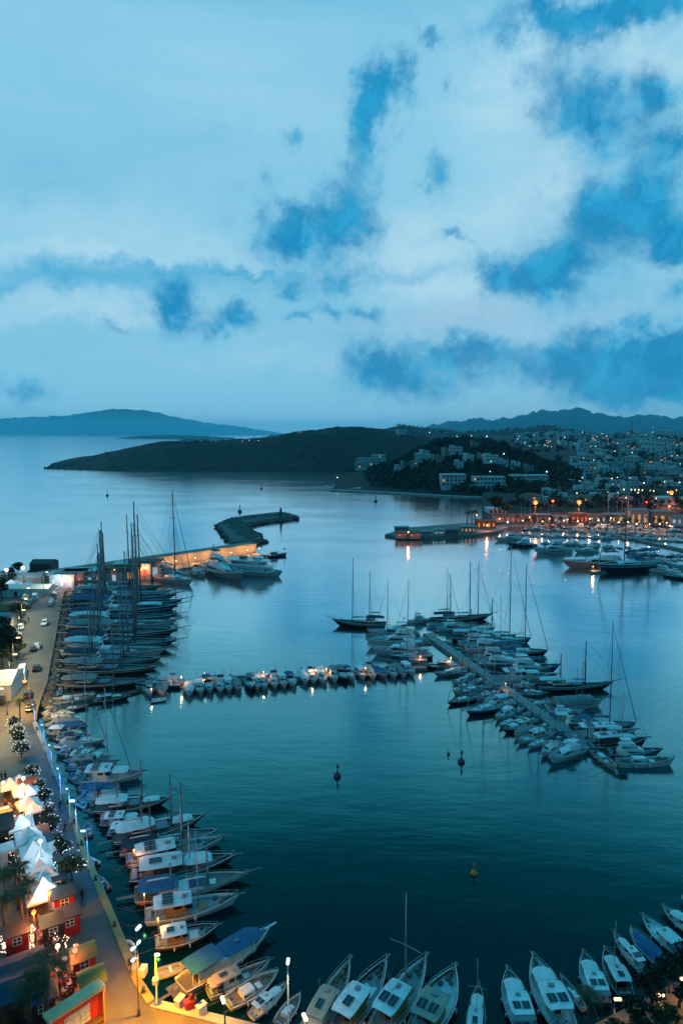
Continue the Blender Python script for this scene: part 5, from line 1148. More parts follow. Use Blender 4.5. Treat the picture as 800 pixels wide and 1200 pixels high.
# ================================================================ people
def person_mesh(pose,top,legs):
    J={'p':(0,0,.92),'c':(0,0,1.30),'n':(0,0,1.48),'h':(.02,0,1.62),'ht':(.02,0,1.72),'kl':(pose*.10,.10,.50),'fl':(-pose*.08,.10,.06),'tl':(.12-pose*.08,.11,.03),'kr':(pose*.22,-.10,.50),'fr':(pose*.30,-.10,.06),'tr':(.16+pose*.30,-.11,.03),
       'sl':(0,.20,1.40),'el':(-pose*.12,.25,1.13),'wl':(pose*.05,.25,.88),'hl':(pose*.09,.25,.79),'sr':(0,-.20,1.40),'er':(-pose*.02,-.26,1.13),'wr':(pose*.20,-.24,.92),'hr':(pose*.24,-.24,.84)}
    E=['pc','cn','nh',('h','ht'),('p','kl'),('kl','fl'),('fl','tl'),('p','kr'),('kr','fr'),('fr','tr'),('c','sl'),('sl','el'),('el','wl'),('wl','hl'),('c','sr'),('sr','er'),('er','wr'),('wr','hr')]
    Rr={'p':.15,'c':.165,'n':.065,'h':.10,'ht':.07,'kl':.075,'fl':.05,'tl':.04,'kr':.075,'fr':.05,'tr':.04,'sl':.075,'el':.05,'wl':.035,'hl':.03,'sr':.075,'er':.05,'wr':.035,'hr':.03}
    ks=list(J); me=bpy.data.meshes.new('person_base'); me.from_pydata([J[k] for k in ks],[(ks.index(e[0]),ks.index(e[1])) for e in E],[])
    o=bpy.data.objects.new('tmp',me); COL.objects.link(o); md=o.modifiers.new('s','SKIN'); o.modifiers.new('u','SUBSURF').levels=1
    for i,k in enumerate(ks): me.skin_vertices[0].data[i].radius=(Rr[k],Rr[k]*(.8 if k in'pc' else 1))
    me.skin_vertices[0].data[0].use_root=True
    dg=bpy.context.evaluated_depsgraph_get(); m2=bpy.data.meshes.new_from_object(o.evaluated_get(dg)); bpy.data.objects.remove(o)
    for m in ('skin',legs,top): m2.materials.append(M[m])
    for p in m2.polygons:
        z=p.center.z; y=abs(p.center.y); p.use_smooth=True; p.material_index=0 if (z>1.49 or (z<.95 and y>.2)) else (1 if z<.95 else 2)
    return m2
def make_person(pose,top,legs):
    r=thing('person'); obj('body',person_mesh(pose,top,legs),None,r); mb=MB(); mb.ball(0,0,1.68,.115,1,1,.95,10,6); obj('hair',mb,M['hair'],r)
    mb=MB(); mb.lathe([(.17,.80),(.185,1.0),(.19,1.2),(.17,1.38),(.10,1.46)],10,0,0,0,.85,1.05); obj('jacket',mb,M[top],r); return Proto(r)
PE=[(make_person(1,'cloth_dark','cloth_dark'),'dark jacket'),(make_person(-1,'cloth_light','cloth_blue'),'light jacket'),(make_person(.5,'cloth_red','cloth_dark'),'red jacket')]
for i,(px,py,k,lab) in enumerate(((2.5,916,0,'left one of the pair in dark clothes walking on the car park'),(7,915,0,'right one of the pair in dark clothes walking on the car park'),(71,949,0,'in dark jacket walking alone on the blue lit promenade'),(77,975,0,'in dark jacket standing at the promenade edge beside a lamp'),(97,1056,0,'in dark clothes walking on the promenade beside the red stalls'),
    (61,693,0,'in dark jacket at far end of the quay road'),(34,729,0,'in dark jacket walking at the left side of the quay road'),(50,1108,1,'in light jacket in the orange market lane, upper left'),(58,1114,0,'in dark jacket in the orange market lane, middle'),(64,1112,2,'in red jacket in the orange market lane beside dark stall'),(84,1176,0,'in dark jacket beside the yellow stall'),(120,1178,0,'in dark jacket right of the red stage booth'),(122,1185,2,'in red jacket right of the red stage booth'),(9,1010,0,'in dark jacket between the white containers'),(225,1180,2,'in red jacket on the quay corner beside boxes'),(230,1184,0,'in dark jacket seated group spot on quay corner'))):
    o=PE[k][0].place(at(px,py,QZ+.03),i*1.3); tag(o,f'person {lab}','person','people on the quay')
q=random.Random(55)
for i in range(34):
    k=i%3; px,py=((q.uniform(4,26),q.uniform(945,975)),(q.uniform(44,70),q.uniform(1085,1118)),(q.uniform(62,88),q.uniform(1118,1172)),(q.uniform(18,34),q.uniform(975,1040)))[i%4]
    zone=('orange lane left of white tents','orange lane between red stalls','lower lane left of olive-roofed kiosks','path beside white tents')[i%4]
    o=PE[k][0].place(at(px,py,QZ+.03),q.uniform(0,6.3)); tag(o,f'person {["in dark jacket","in light jacket","in red jacket"][k]} in crowd of {zone}','person','crowd in the market lanes')
def cafe_set(px,py,m,label,i):
    r=thing('cafe_table',at(px,py,QZ+.03),i*.7); mb=MB(); mb.lathe([(.4,.70),(.4,.74)],10); obj('tabletop',mb,M['frame_white'],r); mb=MB(); mb.lathe([(.25,0),(.05,.05),(.04,.7)],8); obj('pedestal',mb,M['iron'],r)
    tag(r,label,'table','cafe tables in the market')
    for k in range(3):
        a=k*2.1+i; c=thing('cafe_chair',at(px,py,QZ+.03)+Vector((.75*math.cos(a),.75*math.sin(a),0)),a+math.pi); mb=MB(); mb.rbox(-.2,.2,-.2,.2,.42,.47,.02); obj('seat',mb,M[m],c); mb=MB(); mb.rbox(-.22,-.18,-.2,.2,.47,.9,.01); obj('backrest',mb,M[m],c)
        for sx in (-.17,.17):
            for sy in (-.17,.17): mb=MB(); mb.tube([(sx,sy,0),(sx,sy,.42)],.02,4); obj('leg',mb,M['iron'],c)
        tag(c,'small cafe chair around a white market table','chair','cafe chairs in the market')
for i,(px,py) in enumerate(((12,950),(8,958),(16,962),(20,990),(17,1000),(24,1012),(14,1022),(54,1095),(66,1108),(76,1130),(70,1142),(82,1158),(76,1166),(60,1128))): cafe_set(px,py,('wood_hull','red_plastic','cloth_blue')[i%3],f'round white cafe table in the market, {ordw(i+1)} from the far end' if i not in(13,) else 'round white cafe table right of the dark stall window',i)
# ================================================================ cars
def car(body,van=False):
    r=thing('parked_car'); L,W,Hh=(4.3,1.76,1.45) if not van else (5.2,2.0,2.3)
    S=[(-.5,.55,.95),(-.49,.40,1.0),(-.47,.36,1.0)]
    prof=[(-L/2,.35),(-L/2,.85),(-L/2+.15,.95),(L*.18,.98),(L/2-.25,.80),(L/2,.65),(L/2,.35)] if not van else [(-L/2,.4),(-L/2,1.15),(-L/2+.05,1.2),(L*.3,1.2),(L/2-.25,1.05),(L/2,.85),(L/2,.4)]
    mb=MB(); n=len(prof); rows=[[(x,y*W/2*(1 if abs(y)<.99 else .97),z-(0 if abs(y)<.9 else .05 if z>.5 else 0)) for x,z in prof] for y in (-1,-.9,.9,1)]
    mb.grid(rows,smooth=False); mb.add(rows[0],[tuple(range(n))]); mb.add(rows[-1],[tuple(range(n-1,-1,-1))]); mb.add([rows[0][0],rows[0][-1],rows[-1][-1],rows[-1][0]],[(0,1,2,3)]); b=obj('body',mb,M[body],r)
    z0,z1=(.95,Hh) if not van else (1.18,Hh); x0,x1=(-L*.46,L*.20) if not van else (-L*.495,L*.36)
    mb=MB(); mb.box(x0,x1,-W*.45,W*.45,z0-.03,z1,.45 if not van else .04,.75 if not van else .6,.14); obj('cabin',mb,M[body],r)
    k=.6; mb=MB(); a=(z1-z0)
    mb.add([(x1-.06,-W*.40,z0+.06),(x1-.06,W*.40,z0+.06),(x1-.66+.05*van,W*.34,z1-.08),(x1-.66+.05*van,-W*.34,z1-.08)],[(0,1,2,3)]); obj('windscreen',mb,M['glass_dark'],r)
    for sd in (1,-1):
        mb=MB(); xs=(x0+.35,x1-.35) if not van else (x1-1.5,x1-.35)
        mb.add([(xs[0],sd*W*.452,z0+.05),(xs[1],sd*W*.452,z0+.05),(xs[1]-.3,sd*(W*.45-.10),z1-.12),(xs[0]+.15,sd*(W*.45-.10),z1-.12)],[(0,1,2,3)]); obj('side_window',mb,M['glass_dark'],r)
        mb=MB(); mb.rbox(L/2-.12,L/2+.02,sd*W*.36-.16,sd*W*.36+.16,.58,.74,.03); obj('headlight',mb,M['frame_white'],r)
        mb=MB(); mb.rbox(-L/2-.02,-L/2+.1,sd*W*.38-.12,sd*W*.38+.12,.68,.84,.03); obj('tail_light',mb,M['red_plastic'],r)
        for wx in (L*.30,-L*.30):
            mb=MB(); mb.tube([(wx,sd*W*.5-.1*sd,.32),(wx,sd*W*.5+.01*sd,.32)],.32,12); wh=obj('wheel',mb,M['rubber'],r)
            mb=MB(); mb.tube([(wx,sd*W*.5,.32),(wx,sd*W*.5+.02*sd,.32)],.18,10); obj('rim',mb,M['alloy'],wh)
    return Proto(r)
CP_={'white':car('car_white'),'silver':car('car_silver'),'dark':car('car_dark'),'red':car('car_red'),'van':car('car_white',True)}
ca=[('silver',66,690),('white',63.5,693),('white',65,697),('dark',63,701),('white',61,706),('silver',60,709),('white',52.5,732),('white',44,759),('dark',39,762),('white',25,737),('dark',27,732),('white',22,746),('white',16,761),('van',41,703),('silver',37,706),('white',30,702),('dark',34,712),('van',27,790),('van',26,799),('dark',43,785),('silver',4,812),('white',6,818),('dark',2,823),('dark',33,816),('dark',36,831),('white',47,694),('dark',51,688)]
for i,(c,px,py) in enumerate(ca):
    rz=math.atan2(1,.22)+( .1*math.sin(i*3)); rz=(at(66,700)-at(40,790)).xy; rz=math.atan2(rz.y,rz.x)+(math.pi if i%3==0 else 0)+.08*math.sin(i*5)
    o=CP_[c].place(at(px,py,QZ+.02),rz); tag(o,f'{"white van" if c=="van" else c+" car"} parked on the quay road, {ordw(i+1)} of the vehicles listed from the far end' if False else f'{"white van" if c=="van" else c+" car"} on the quay road, {ordw(1+sorted(range(len(ca)),key=lambda k:ca[k][2]).index(i))} from its far end','van' if c=='van' else 'car','vehicles parked along the quay road')
# ================================================================ market stalls
def kiosk(wallm,roofm,w=2.3,d=2.1,h=2.3,roof='barrel',glow='window_glass',base=None):
    r=thing('market_kiosk'); mb=MB(); mb.box(-w/2,w/2,-d/2,d/2,0,h); wl=obj('wall',mb,M[wallm],r)
    if base: mb=MB(); mb.box(-w/2-.03,w/2+.03,-d/2-.03,d/2+.03,.0,.85); obj('plinth',mb,M[base],r)
    mb=MB()
    if roof=='barrel':
        rows=[]
        for i in range(9):
            t=-1+i/4; rows.append([(-w/2-.25,t*(d/2+.3),h+.75-.75*t*t),(w/2+.25,t*(d/2+.3),h+.75-.75*t*t)])
        mb.grid(rows); mb.grid([[(x,y,z-.07) for x,y,z in q_][::-1] for q_ in rows]); 
        for e in (-1,1): mb.add([(e*w/2*.98,t*(d/2),h+.69*(1-t*t)) for t in (-1,-.5,0,.5,1)],[(0,1,2,3,4)])
    else:
        mb.box(-w/2-.25,w/2+.25,-d/2-.25,d/2+.25,h+.003,h+.16)
    obj('roof',mb,M[roofm],r)
    z=1.25; mb=MB(); mb.box(-.42,.42,-d/2-.05,-d/2+.02,z,z+.85); wn=obj('window',mb,M[glow],r); mb=MB()
    for a in (-.48,-.04,.40): mb.box(a,a+.09,-d/2-.09,-d/2-.03,z-.06,z+.91)
    for b in (-.06,.38,.82): mb.box(-.48,.49,-d/2-.085,-d/2-.035,z+b,z+b+.09)
    obj('window_frame',mb,M['frame_white'],wn)
    mb=MB(); mb.box(-w/2-.05,-w/2+.02,-.7,.7,1.0,2.0); obj('serving_hatch',mb,M['glow_window'],r)
    mb=MB(); mb.box(-w/2-.5,-w/2-.02,-.8,.8,.92,1.0); obj('counter',mb,M['wood_hull'],r)
    return Proto(r)
KP={'red_green':kiosk('red_paint','green_roof'),'yellow':kiosk('yellow_paint','green_roof',base='red_plastic'),'dark':kiosk('dark_paint','canvas_navy',roof='flat'),'red':kiosk('red_paint','dark_paint',roof='flat'),'brick':kiosk('brick_roof','brick_roof'),'wood':kiosk('wood_hull','canvas_white',roof='flat',glow='glow_window')}
def tent(w=3.0,h=2.3,m='canvas_white'):
    r=thing('market_tent'); n=4; rows=[]; c=w/2; mb=MB(); mb.add([(-c,-c,h),(c,-c,h),(c,c,h),(-c,c,h),(0,0,h+1.25)]+[(-c*.5,-c*.5,h+.48),(c*.5,-c*.5,h+.48),(c*.5,c*.5,h+.48),(-c*.5,c*.5,h+.48)],[(0,1,6,5),(1,2,7,6),(2,3,8,7),(3,0,5,8),(5,6,4),(6,7,4),(7,8,4),(8,5,4)])
    for a,b in (((-c,-c),(c,-c)),((c,-c),(c,c)),((c,c),(-c,c)),((-c,c),(-c,-c))): mb.add([(a[0],a[1],h),(b[0],b[1],h),(b[0]*1.005,b[1]*1.005,h-.28),(a[0]*1.005,a[1]*1.005,h-.28)],[(0,1,2,3)])
    obj('canopy',mb,M[m],r)
    for sx in (1,-1):
        for sy in (1,-1): mb=MB(); mb.tube([(sx*c*.97,sy*c*.97,0),(sx*c*.97,sy*c*.97,h)],.04,5); obj('pole',mb,M['alloy'],r)
    mb=MB(); mb.box(-c*.7,c*.7,c*.3,c*.6,0,.9); mb.box(-c*.72,c*.72,c*.25,c*.65,.9,.96); obj('stall_table',mb,M['wood_hull'],r)
    return Proto(r)
TPt=tent()
qd=(at(130,1060)-at(80,930)).normalized(); qrz=math.atan2(qd.y,qd.x)+math.pi/2
kl=[('brick',33,932,'terracotta-roofed market kiosk beneath the farthest trees with lights'),('brick',46,992,'terracotta market kiosk with a white framed window between white tents'),('dark',50,1003,'dark market kiosk with white window right below the terracotta kiosk'),('wood',55,1013,'wooden market kiosk with warm window between two white canopies'),('red',60,1027,'bright red market kiosk with white window behind a white canopy'),('dark',66,1046,'large dark market kiosk with white cross window next to a dark bush'),
 ('red',75,1066,'red glowing market kiosk with a dark flat roof near white light'),('red',81,1090,'dim red market kiosk with dark roof below the glowing one'),('red_green',98,1139,'red market kiosk with olive barrel roof'),('yellow',108,1168,'yellow market kiosk with olive barrel roof and red plinth'),('dark',42,1162,'dark stall with white cross window, left of the yellow kiosk'),('dark',50,1190,'dark stall with broken white window at the bottom edge'),('red',20,1112,'red lit stall at the left end of the orange lane'),('dark',62,1100,'dark unlit kiosk on the orange lane')]
for k,px,py,lab in kl: tag(KP[k].place(at(px,py,QZ+.03),qrz),lab,'kiosk','market kiosks')
for i,(px,py,s) in enumerate(((13,935,1.0),(24,931,1.0),(28,942,1.0),(35,944,1),(35,958,1.0),(41,962,.9),(26,985,1.15),(35,1000,1.15),(44,1008,1.0),(41,1018,1.15),(50,1023,1),(48,1038,1.1),(57,1043,1),(52,1056,.95),(44,1068,.8),(14,693,1.3),(21,694,1.3),(34,695,1.3))): tag(TPt.place(at(px,py,QZ+.03),qrz+.03*math.sin(i*4),(s,s,s)),f'white peaked market tent, {ordw(i+1)} from the far end of the market' if i<15 else f'white peaked tent under the floodlights, {ordw(i-14)} from the left','tent','white market tents')
# stage booth with red walls and a yellow beam
r=thing('stage_booth',at(92,1216,QZ),qrz+.30); mb=MB(); mb.box(-2.6,2.6,0,.9,0,3.6); obj('wall',mb,M['red_paint'],r)
mb=MB(); mb.box(-2.9,2.9,-.35,1.0,3.604,3.95); obj('fascia_beam',mb,M['beam_cream'],r)
for x_ in (-2.7,2.6): mb=MB(); mb.box(x_,x_+.12,-.3,.2,0,3.6); obj('side_post',mb,M['yellow_paint'],r)
mb=MB(); mb.box(-1.3,1.3,-.06,-.003,1.1,2.9); obj('poster',mb,mat('poster',(.40,.46,.58),.5,.7,2.2),r); mb=MB(); mb.box(-2.3,2.3,-.9,-.02,.9,1.0); obj('counter',mb,M['wood_hull'],r)
tag(r,'red stage booth with a yellow front beam at the bottom edge','booth')
# letter-bulb signs standing over the dark stalls
def letters(txt,loc,size,rz,label,name='light_sign'):
    r=thing(name,loc,rz); cu=bpy.data.curves.new('t','FONT'); cu.body=txt; cu.size=size; cu.extrude=.03; cu.align_x='LEFT'; cu.space_character=1.15
    t=bpy.data.objects.new('tmp',cu); COL.objects.link(t); dg=bpy.context.evaluated_depsgraph_get(); me=bpy.data.meshes.new_from_object(t.evaluated_get(dg)); bpy.data.objects.remove(t)
    me.materials.clear(); me.materials.append(M['bulb_string']); o=obj('letters',me,None,r,(0,0,.06)); w_=max(v.co.x for v in me.vertices)
    mb=MB(); mb.box(-.1,w_+.1,-.2,size,-.03,.04); obj('sign_board',mb,M['dark_paint'],r)
    mb=MB(); 
    for x in (0,w_): mb.tube([(x,size*.5,-.02),(x,size*.5,-loc[2]+QZ)],.05,5)
    obj('post',mb,M['iron'],r); return tag(r,label,'sign')
letters('LIFE',at(10,1142,3.4),1.05,rad(98),'bulb letters LIFE reading upwards at the left edge above dark stalls')
def bulbs(pts,label,n,name='string_lights',m='bulb_string',rr=.07,jit=.25,seed=1):
    q=random.Random(seed); r=thing(name,pts[0]); p0=Vector(pts[0]); mb=MB(); wr=MB()
    for a,b in zip(pts,pts[1:]):
        a=Vector(a)-p0; b=Vector(b)-p0; wr.tube([a,b],.02,4)
        for i in range(n): 
            p=a.lerp(b,(i+.5)/n)+Vector((q.uniform(-jit,jit),q.uniform(-jit,jit),q.uniform(-.1,.1))); mb.ball(p.x,p.y,p.z,rr*q.uniform(.7,1.3),nu=5,nv=4)
    tag(obj('light_bulbs',mb,M[m],r)); obj('cable',wr,M['iron'],r); return tag(r,label,'string lights')
bulbs([at(3,1118,3.4),at(5,1096,3.4)],'tangle of tiny bulbs continuing the upward lettering at left edge',34,jit=.28,seed=2); bulbs([at(36,1126,3.2),at(39,1084,3.2)],'column of tiny warm bulbs right of the red lit stall',60,jit=.24,seed=3)
for i,(a,b) in enumerate((((26,942),(44,1002)),((12,1000),(30,1030)),((2,960),(14,985)),((66,1095),(90,1112)),((28,1000),(36,1030)))): bulbs([at(*a,3.2),at(*b,3.2)],f'string of small white bulbs over the market, {ordw(i+1)} from the far end',22,jit=.5,seed=10+i)
# trees with fairy lights along the promenade
fl=[(17,858,.40),(20,867,.40),(23,877,.42),(26,888,.42),(38,918,.40),(46,931,.36),(52,946,.38),(55,962,.36),(60,980,.4),(66,997,.36),(73,1012,.42),(84,1034,.55)]
for i,(px,py,s) in enumerate(fl):
    o=plant(TP[i%2],at(px,py,QZ),s,f'small dark tree with white fairy lights beside the promenade, {ordw(i+1)} from the far end','trees beside the promenade')
    q=random.Random(100+i); mb=MB()
    for k in range(52 if i<8 else 20):
        a=q.uniform(0,6.3); e=q.uniform(-.5,1.2); rr=3.7; mb.ball(rr*math.cos(a)*math.cos(e),rr*math.sin(a)*math.cos(e),5.2+2.6*math.sin(e),q.uniform(.05,.20),nu=5,nv=4)
    obj('fairy_lights',mb,M['fairy'],o)
for i,(px,py,s,k) in enumerate(sorted(((24,846,.8,0),(36,1072,.75,0),(22,1066,.75,1),(8,1062,.7,0),(28,1092,.7,1),(6,1092,.75,0),(57,1212,1.1,1),(36,1215,1,0),(688,1212,.62,1)),key=lambda t:t[1] if t[0]<600 else 9999)): plant(PP[k],at(px,py,QZ),s,f'palm tree with drooping fronds, {ordw(i+1)} listed down the left quay and bottom right' if False else ('palm tree with drooping fronds at the bottom quay among trip boats' if px>600 else f'palm tree with drooping fronds, {ordw(i+1)} from the far end of left quay'),'palms of the quay','palm tree')
for i,(px,py,s,k) in enumerate(sorted(((11,690,.8,0),(2,705,.9,2),(22,676,.8,0),(20,724,.8,1),(25,722,.7,3),(12,742,.9,0),(8,770,1.1,0),(14,776,1.0,2),(-4,762,1.2,0),(22,770,.6,1),(3,783,.8,2),(50,677,.7,0),(6,684,.8,1),(40,683,.7,0),(14,683,.7,2),(33,688,.5,1)),key=lambda t:t[1])): plant(TP[k],at(px,py,QZ),s,f'dark tree left of the quay road, {ordw(i+1)} of the group from the far end','trees left of the quay road')
for i,(px,py,s,k) in enumerate(sorted(((742,1206,1.0,0),(762,1186,1.25,2),(784,1164,1.15,0),(805,1150,1.2,2),(776,1212,1.1,1),(806,1196,1.2,0),(722,1222,.8,1),(752,1230,.9,0)))): plant(TP[k],at(px,py,QZ),s*.43,f'dark leafy tree at the bottom right corner, {ordw(i+1)} of the clump from the left','trees at the bottom right corner')
# other stands, containers and dark roofs of the market
def bigroof(px,py,w,d,h,m,wm,rz,label,name='market_hall',cat='building'):
    r=thing(name,at(px,py,QZ),rz); mb=MB(); mb.box(-w/2+.2,w/2-.2,-d/2+.2,d/2-.2,0,h); obj('wall',mb,M[wm],r)
    mb=MB(); mb.add([(-w/2,-d/2,h),(w/2,-d/2,h),(w/2,d/2,h),(-w/2,d/2,h),(-w/2,0,h+d*.16),(w/2,0,h+d*.16)],[(0,1,5,4),(2,3,4,5),(1,2,5),(3,0,4),(3,2,1,0)]); obj('roof',mb,M[m],r)
    mb=MB(); mb.box(-.5,.5,-d/2+.14,-d/2+.22,.1,2.0); obj('door',mb,M['glass_dark'],r); return tag(r,label,cat)
bigroof(14,1188,7,4.5,3.0,'canvas_navy','dark_paint',qrz,'dark pavilion with a navy ridge roof at the bottom left corner'); bigroof(14,1164,7,4,2.8,'canvas_navy','dark_paint',qrz,'dark pavilion above the bottom left one with a navy roof'); bigroof(1,986,3.6,6,3.2,'dark_paint','dark_paint',qrz,'dark shed beside the white container at the left edge')
bigroof(3,812,7,11,3.6,'canvas_white','house_white',qrz-.35,'long white tent roof pavilion beside the quay road at left edge'); bigroof(-3,757,7,22,6.0,'roof_flat','house_cream',qrz-.3,'cream building at the left edge beside the lawn'); bigroof(24,697,24,7,3.0,'canvas_white','house_white',0,'white terrace pavilion under two floodlights at the far left')
bigroof(24,687,20,8,4.2,'roof_flat','house_cream',0,'long cream building behind the two floodlights'); bigroof(53,677,9,8,6.5,'dark_paint','dark_paint',0,'dark square tower house at the end of the quay road')
def container(px,py,lab,m='house_white'):
    r=thing('site_container',at(px,py,QZ),qrz); mb=MB(); mb.rbox(-1.3,1.3,-1.2,1.2,0,2.4,.06); obj('wall',mb,M[m],r); mb=MB(); mb.box(-.4,.4,-1.25,-1.18,.1,2); obj('door',mb,M['window_glass'],r); tag(r,lab,'container')
container(2,968,'white container with a bright roof at the left edge beside orange lane'); container(13,1010,'pale container between dark market sheds and bulbs')
# lit houses at the root of the harbour wall
for i,(px,py,w,d,h,wm,gl,lab,rf) in enumerate(((76,688,9,7,5.6,'house_white','glow_white','white gabled house first from the left at the wall root','house_white'),(86,687,10,7,6,'house_pink','glow_pink','pink lit house second from the left at the wall root','house_pink'),(97,685,11,7,6,'house_white','glow_white','lilac lit white house third at the wall root','house_white'),(108,683,9,7,5.5,'house_cream','glow_window','orange lit house fourth at the wall root','brick_roof'),(120,681,16,6,4.6,'house_white','glow_white','low white bar with warm light fifth at the wall root','brick_roof'),(138,679,18,6,5,'house_pink','glow_window','long orange lit arcade sixth at the wall root','brick_roof'),(158,676,14,6,6,'house_white','glow_pink','white and pink lit house seventh at the wall root','house_white'),(172,675,12,6,6.5,'house_white','glow_white','white lit house last before the bare harbour wall','brick_roof'))):
    shed(px,py,w,d,h,wm,gl,lab,0.10,rf,'house','harbour_house',1.1,3)
    hp_=at(px,py,1.1); lan=thing('wall_lantern',hp_+Vector((math.sin(.10)*(d/2+1.9),-math.cos(.10)*(d/2+1.9),0))); mb=MB(); mb.tube([(0,0,0),(0,0,4.6)],.07,5); obj('stem',mb,M['iron'],lan); mb=MB(); mb.ball(0,0,4.8,.35); obj('lantern',mb,M['lamp_warm' if i not in(0,2) else 'lamp_cool'],lan)
    lamp_light((0,-.6,4.5),4200 if i>1 else 2600,((.55,.8,1) if i==0 else (.75,.5,1) if i==2 else (1,.30,.10)),.4,lan); tag(lan,f'lantern in front of the harbour houses, {ordw(i+1)} from the left','lantern','lanterns of the harbour houses')
a,b,d,n_=HW
for i,t in enumerate((.12,.30,.44,.58,.72,.86,.96)):
    p=a.lerp(b,t)+n_*3.2; r=thing('wall_lantern',(p.x,p.y,1.1)); mb=MB(); mb.tube([(0,0,0),(0,0,2.6)],.07,5); obj('stem',mb,M['iron'],r); mb=MB(); mb.ball(0,0,2.8,.3); obj('lantern',mb,M['lamp_warm'],r); lamp_light((n_.x*1.4,n_.y*1.4,2.6),5200,(1,.42,.12),.3,r); tag(r,f'lantern washing the harbour wall, {ordw(i+1)} from the left','lantern','lanterns along the harbour wall')
# ================================================================ lamps of the left quay
def quay_lamp(px,py,h,head_m,pw,col,label,post='iron',arm=.8,rz=math.pi,hs=1.0,lz=-.5,grp=None,sp_=128):
    r=thing('street_lamp',at(px,py,QZ+.02),rz); mb=MB(); mb.lathe([(.16,0),(.16,.6),(.09,.7),(.06,h)],8); mb.tube([(0,0,h-.02),(arm*.5,0,h+.15),(arm,0,h+.18)],.045,5); obj('pole',mb,M[post],r)
    mb=MB(); mb.rbox(arm-.45*hs,arm+.45*hs,-.17*hs,.17*hs,h+.10,h+.30,.06); obj('lamp_head',mb,M[head_m],r)
    if pw: lamp_light((arm,0,h-.2+lz),pw,col,.25,r,spot=sp_)
    return tag(r,label,'street lamp',grp)
WY=(1,.90,.58); OR=(1,.37,.0); BL=(.0,.24,1.0)
for i,(px,py,pw,c) in enumerate(((30,722,9000,WY),(24,752,9000,WY),(17,790,10000,(1,.84,.45)),(9,838,17000,(1,.58,.14)),(-12,880,9000,(1,.8,.40)),(52,700,5000,WY),(27,737,8000,WY),(20,772,9000,(1,.88,.5)),(13,813,12000,(1,.68,.24)),(-4,860,9000,(1,.7,.28)))): quay_lamp(px,py,9,'lamp_warm',pw,c,f'warm street lamp on the left side of the quay road, {ordw(i+1)} listed' if False else f'warm street lamp left of the quay road, {ordw(1+sorted([722,752,790,838,880,700,737,772,813,860]).index(py))} from the far end','iron',1.4,.1,grp='street lamps of the quay road',sp_=150)
quay_lamp(36,834,6.5,'lamp_orange',5200,(1,.42,.06),'orange lamp at the bend of the quay beside dark palm')
for i,(px,py) in enumerate(((42,858),(53,884),(62,910),(72,940),(83,966))): quay_lamp(px,py,5.5,'lamp_cool',[1700,2000,1700,2200,1300][i],BL,f'slim bluish lamp on the quay edge of the promenade, {ordw(i+1)} from the far end','post_white',.3,math.pi,.35,grp='bluish promenade lamps')
quay_lamp(91,990,6.5,'lamp_white',1500,(.35,.55,1),'slim white lamp post beside the yellow lit kerb','post_white',.5,math.pi,.8)
quay_lamp(104,1020,5.5,'lamp_cool',2000,BL,'bluish lamp on the promenade opposite the dark kiosk','post_white',.5,math.pi,.7)
o=quay_lamp(163,1190,9.2,'lamp_white',0,OR,'tall black lamp post with three white heads at the promenade corner','iron',.4,1.2,.8)
for z_,sx in ((7.6,-1),(7.6,1),(6.4,-1)):
    mb=MB(); mb.tube([(0,0,z_),(sx*.45,.1,z_+.1)],.04,5); mb.rbox(sx*.5-.2,sx*.5+.2,-.05,.2,z_+.05,z_+.22,.06); obj('lamp_head',mb,M['lamp_white'],o)
lamp_light((.9,-1.2,7.5),42000,(1,.37,.0),.3,o,spot=118); lamp_light((-1.5,2.5,3.5),2600,(1,.36,.03),.3,o,spot=120)
o=quay_lamp(184,1179,5.6,'lamp_white',2200,(1,.40,.0),'slim white lamp post with box lanterns at the basin corner','post_white',.2,0,.6)
mb=MB(); mb.rbox(-.35,.25,-.3,.3,2.6,3.2,.1); obj('lantern_box',mb,M['post_white'],o)
quay_lamp(338,1222,8.2,'lamp_white',1500,(1,.75,.45),'white lit lamp post in front of the bottom trip boats','post_white',.3,math.pi/2,.8)
quay_lamp(120,1296,6.0,'lamp_warm',24000,(1,.40,.0),'warm street lamp beside the red stage booth','iron',1.0,1.4,sp_=160)
quay_lamp(264,1216,3.4,'lamp_warm',2400,(1,.40,.0),'warm street lamp on the bottom quay right of the corner','iron',.6,2.0)
quay_lamp(430,1255,3.6,'lamp_warm',2400,(1,.5,.12),'warm street lamp behind the bottom trip boats in the middle','iron',.6,2.0); quay_lamp(360,1240,3.6,'lamp_warm',900,(1,.5,.2),'warm street lamp behind the bottom trip boats left','iron',.6,2.0)
for i,(px,py,pw) in enumerate(((768,1200,1400),(795,1180,1500),(718,1205,900))): quay_lamp(px,py,3.0,'lamp_warm',pw,(1,.42,.12),f'low warm lamp beneath the bottom right trees, {ordw(i+1)} from the left' if False else f'low warm lamp under the bottom right trees, {["middle","rightmost","leftmost"][i]} of three','iron',.3,0,.8)
def flood(px,py,h,label,pw):
    r=thing('flood_lamp',at(px,py,QZ)); mb=MB(); mb.tube([(0,0,0),(0,0,h)],.12,6); obj('pole',mb,M['iron'],r); mb=MB(); mb.ball(0,-.2,h+.5,.75,1,.7,.8); obj('lamp_head',mb,M['lamp_white'],r); lamp_light((0,-1.4,h+.2),pw,(.85,.95,1),.5,r); tag(r,label,'floodlight')
flood(9.5,692,7.5,'left of two white floodlights over the terrace pavilion',2200); flood(29,691,8,'right of two white floodlights over the terrace pavilion',2600)
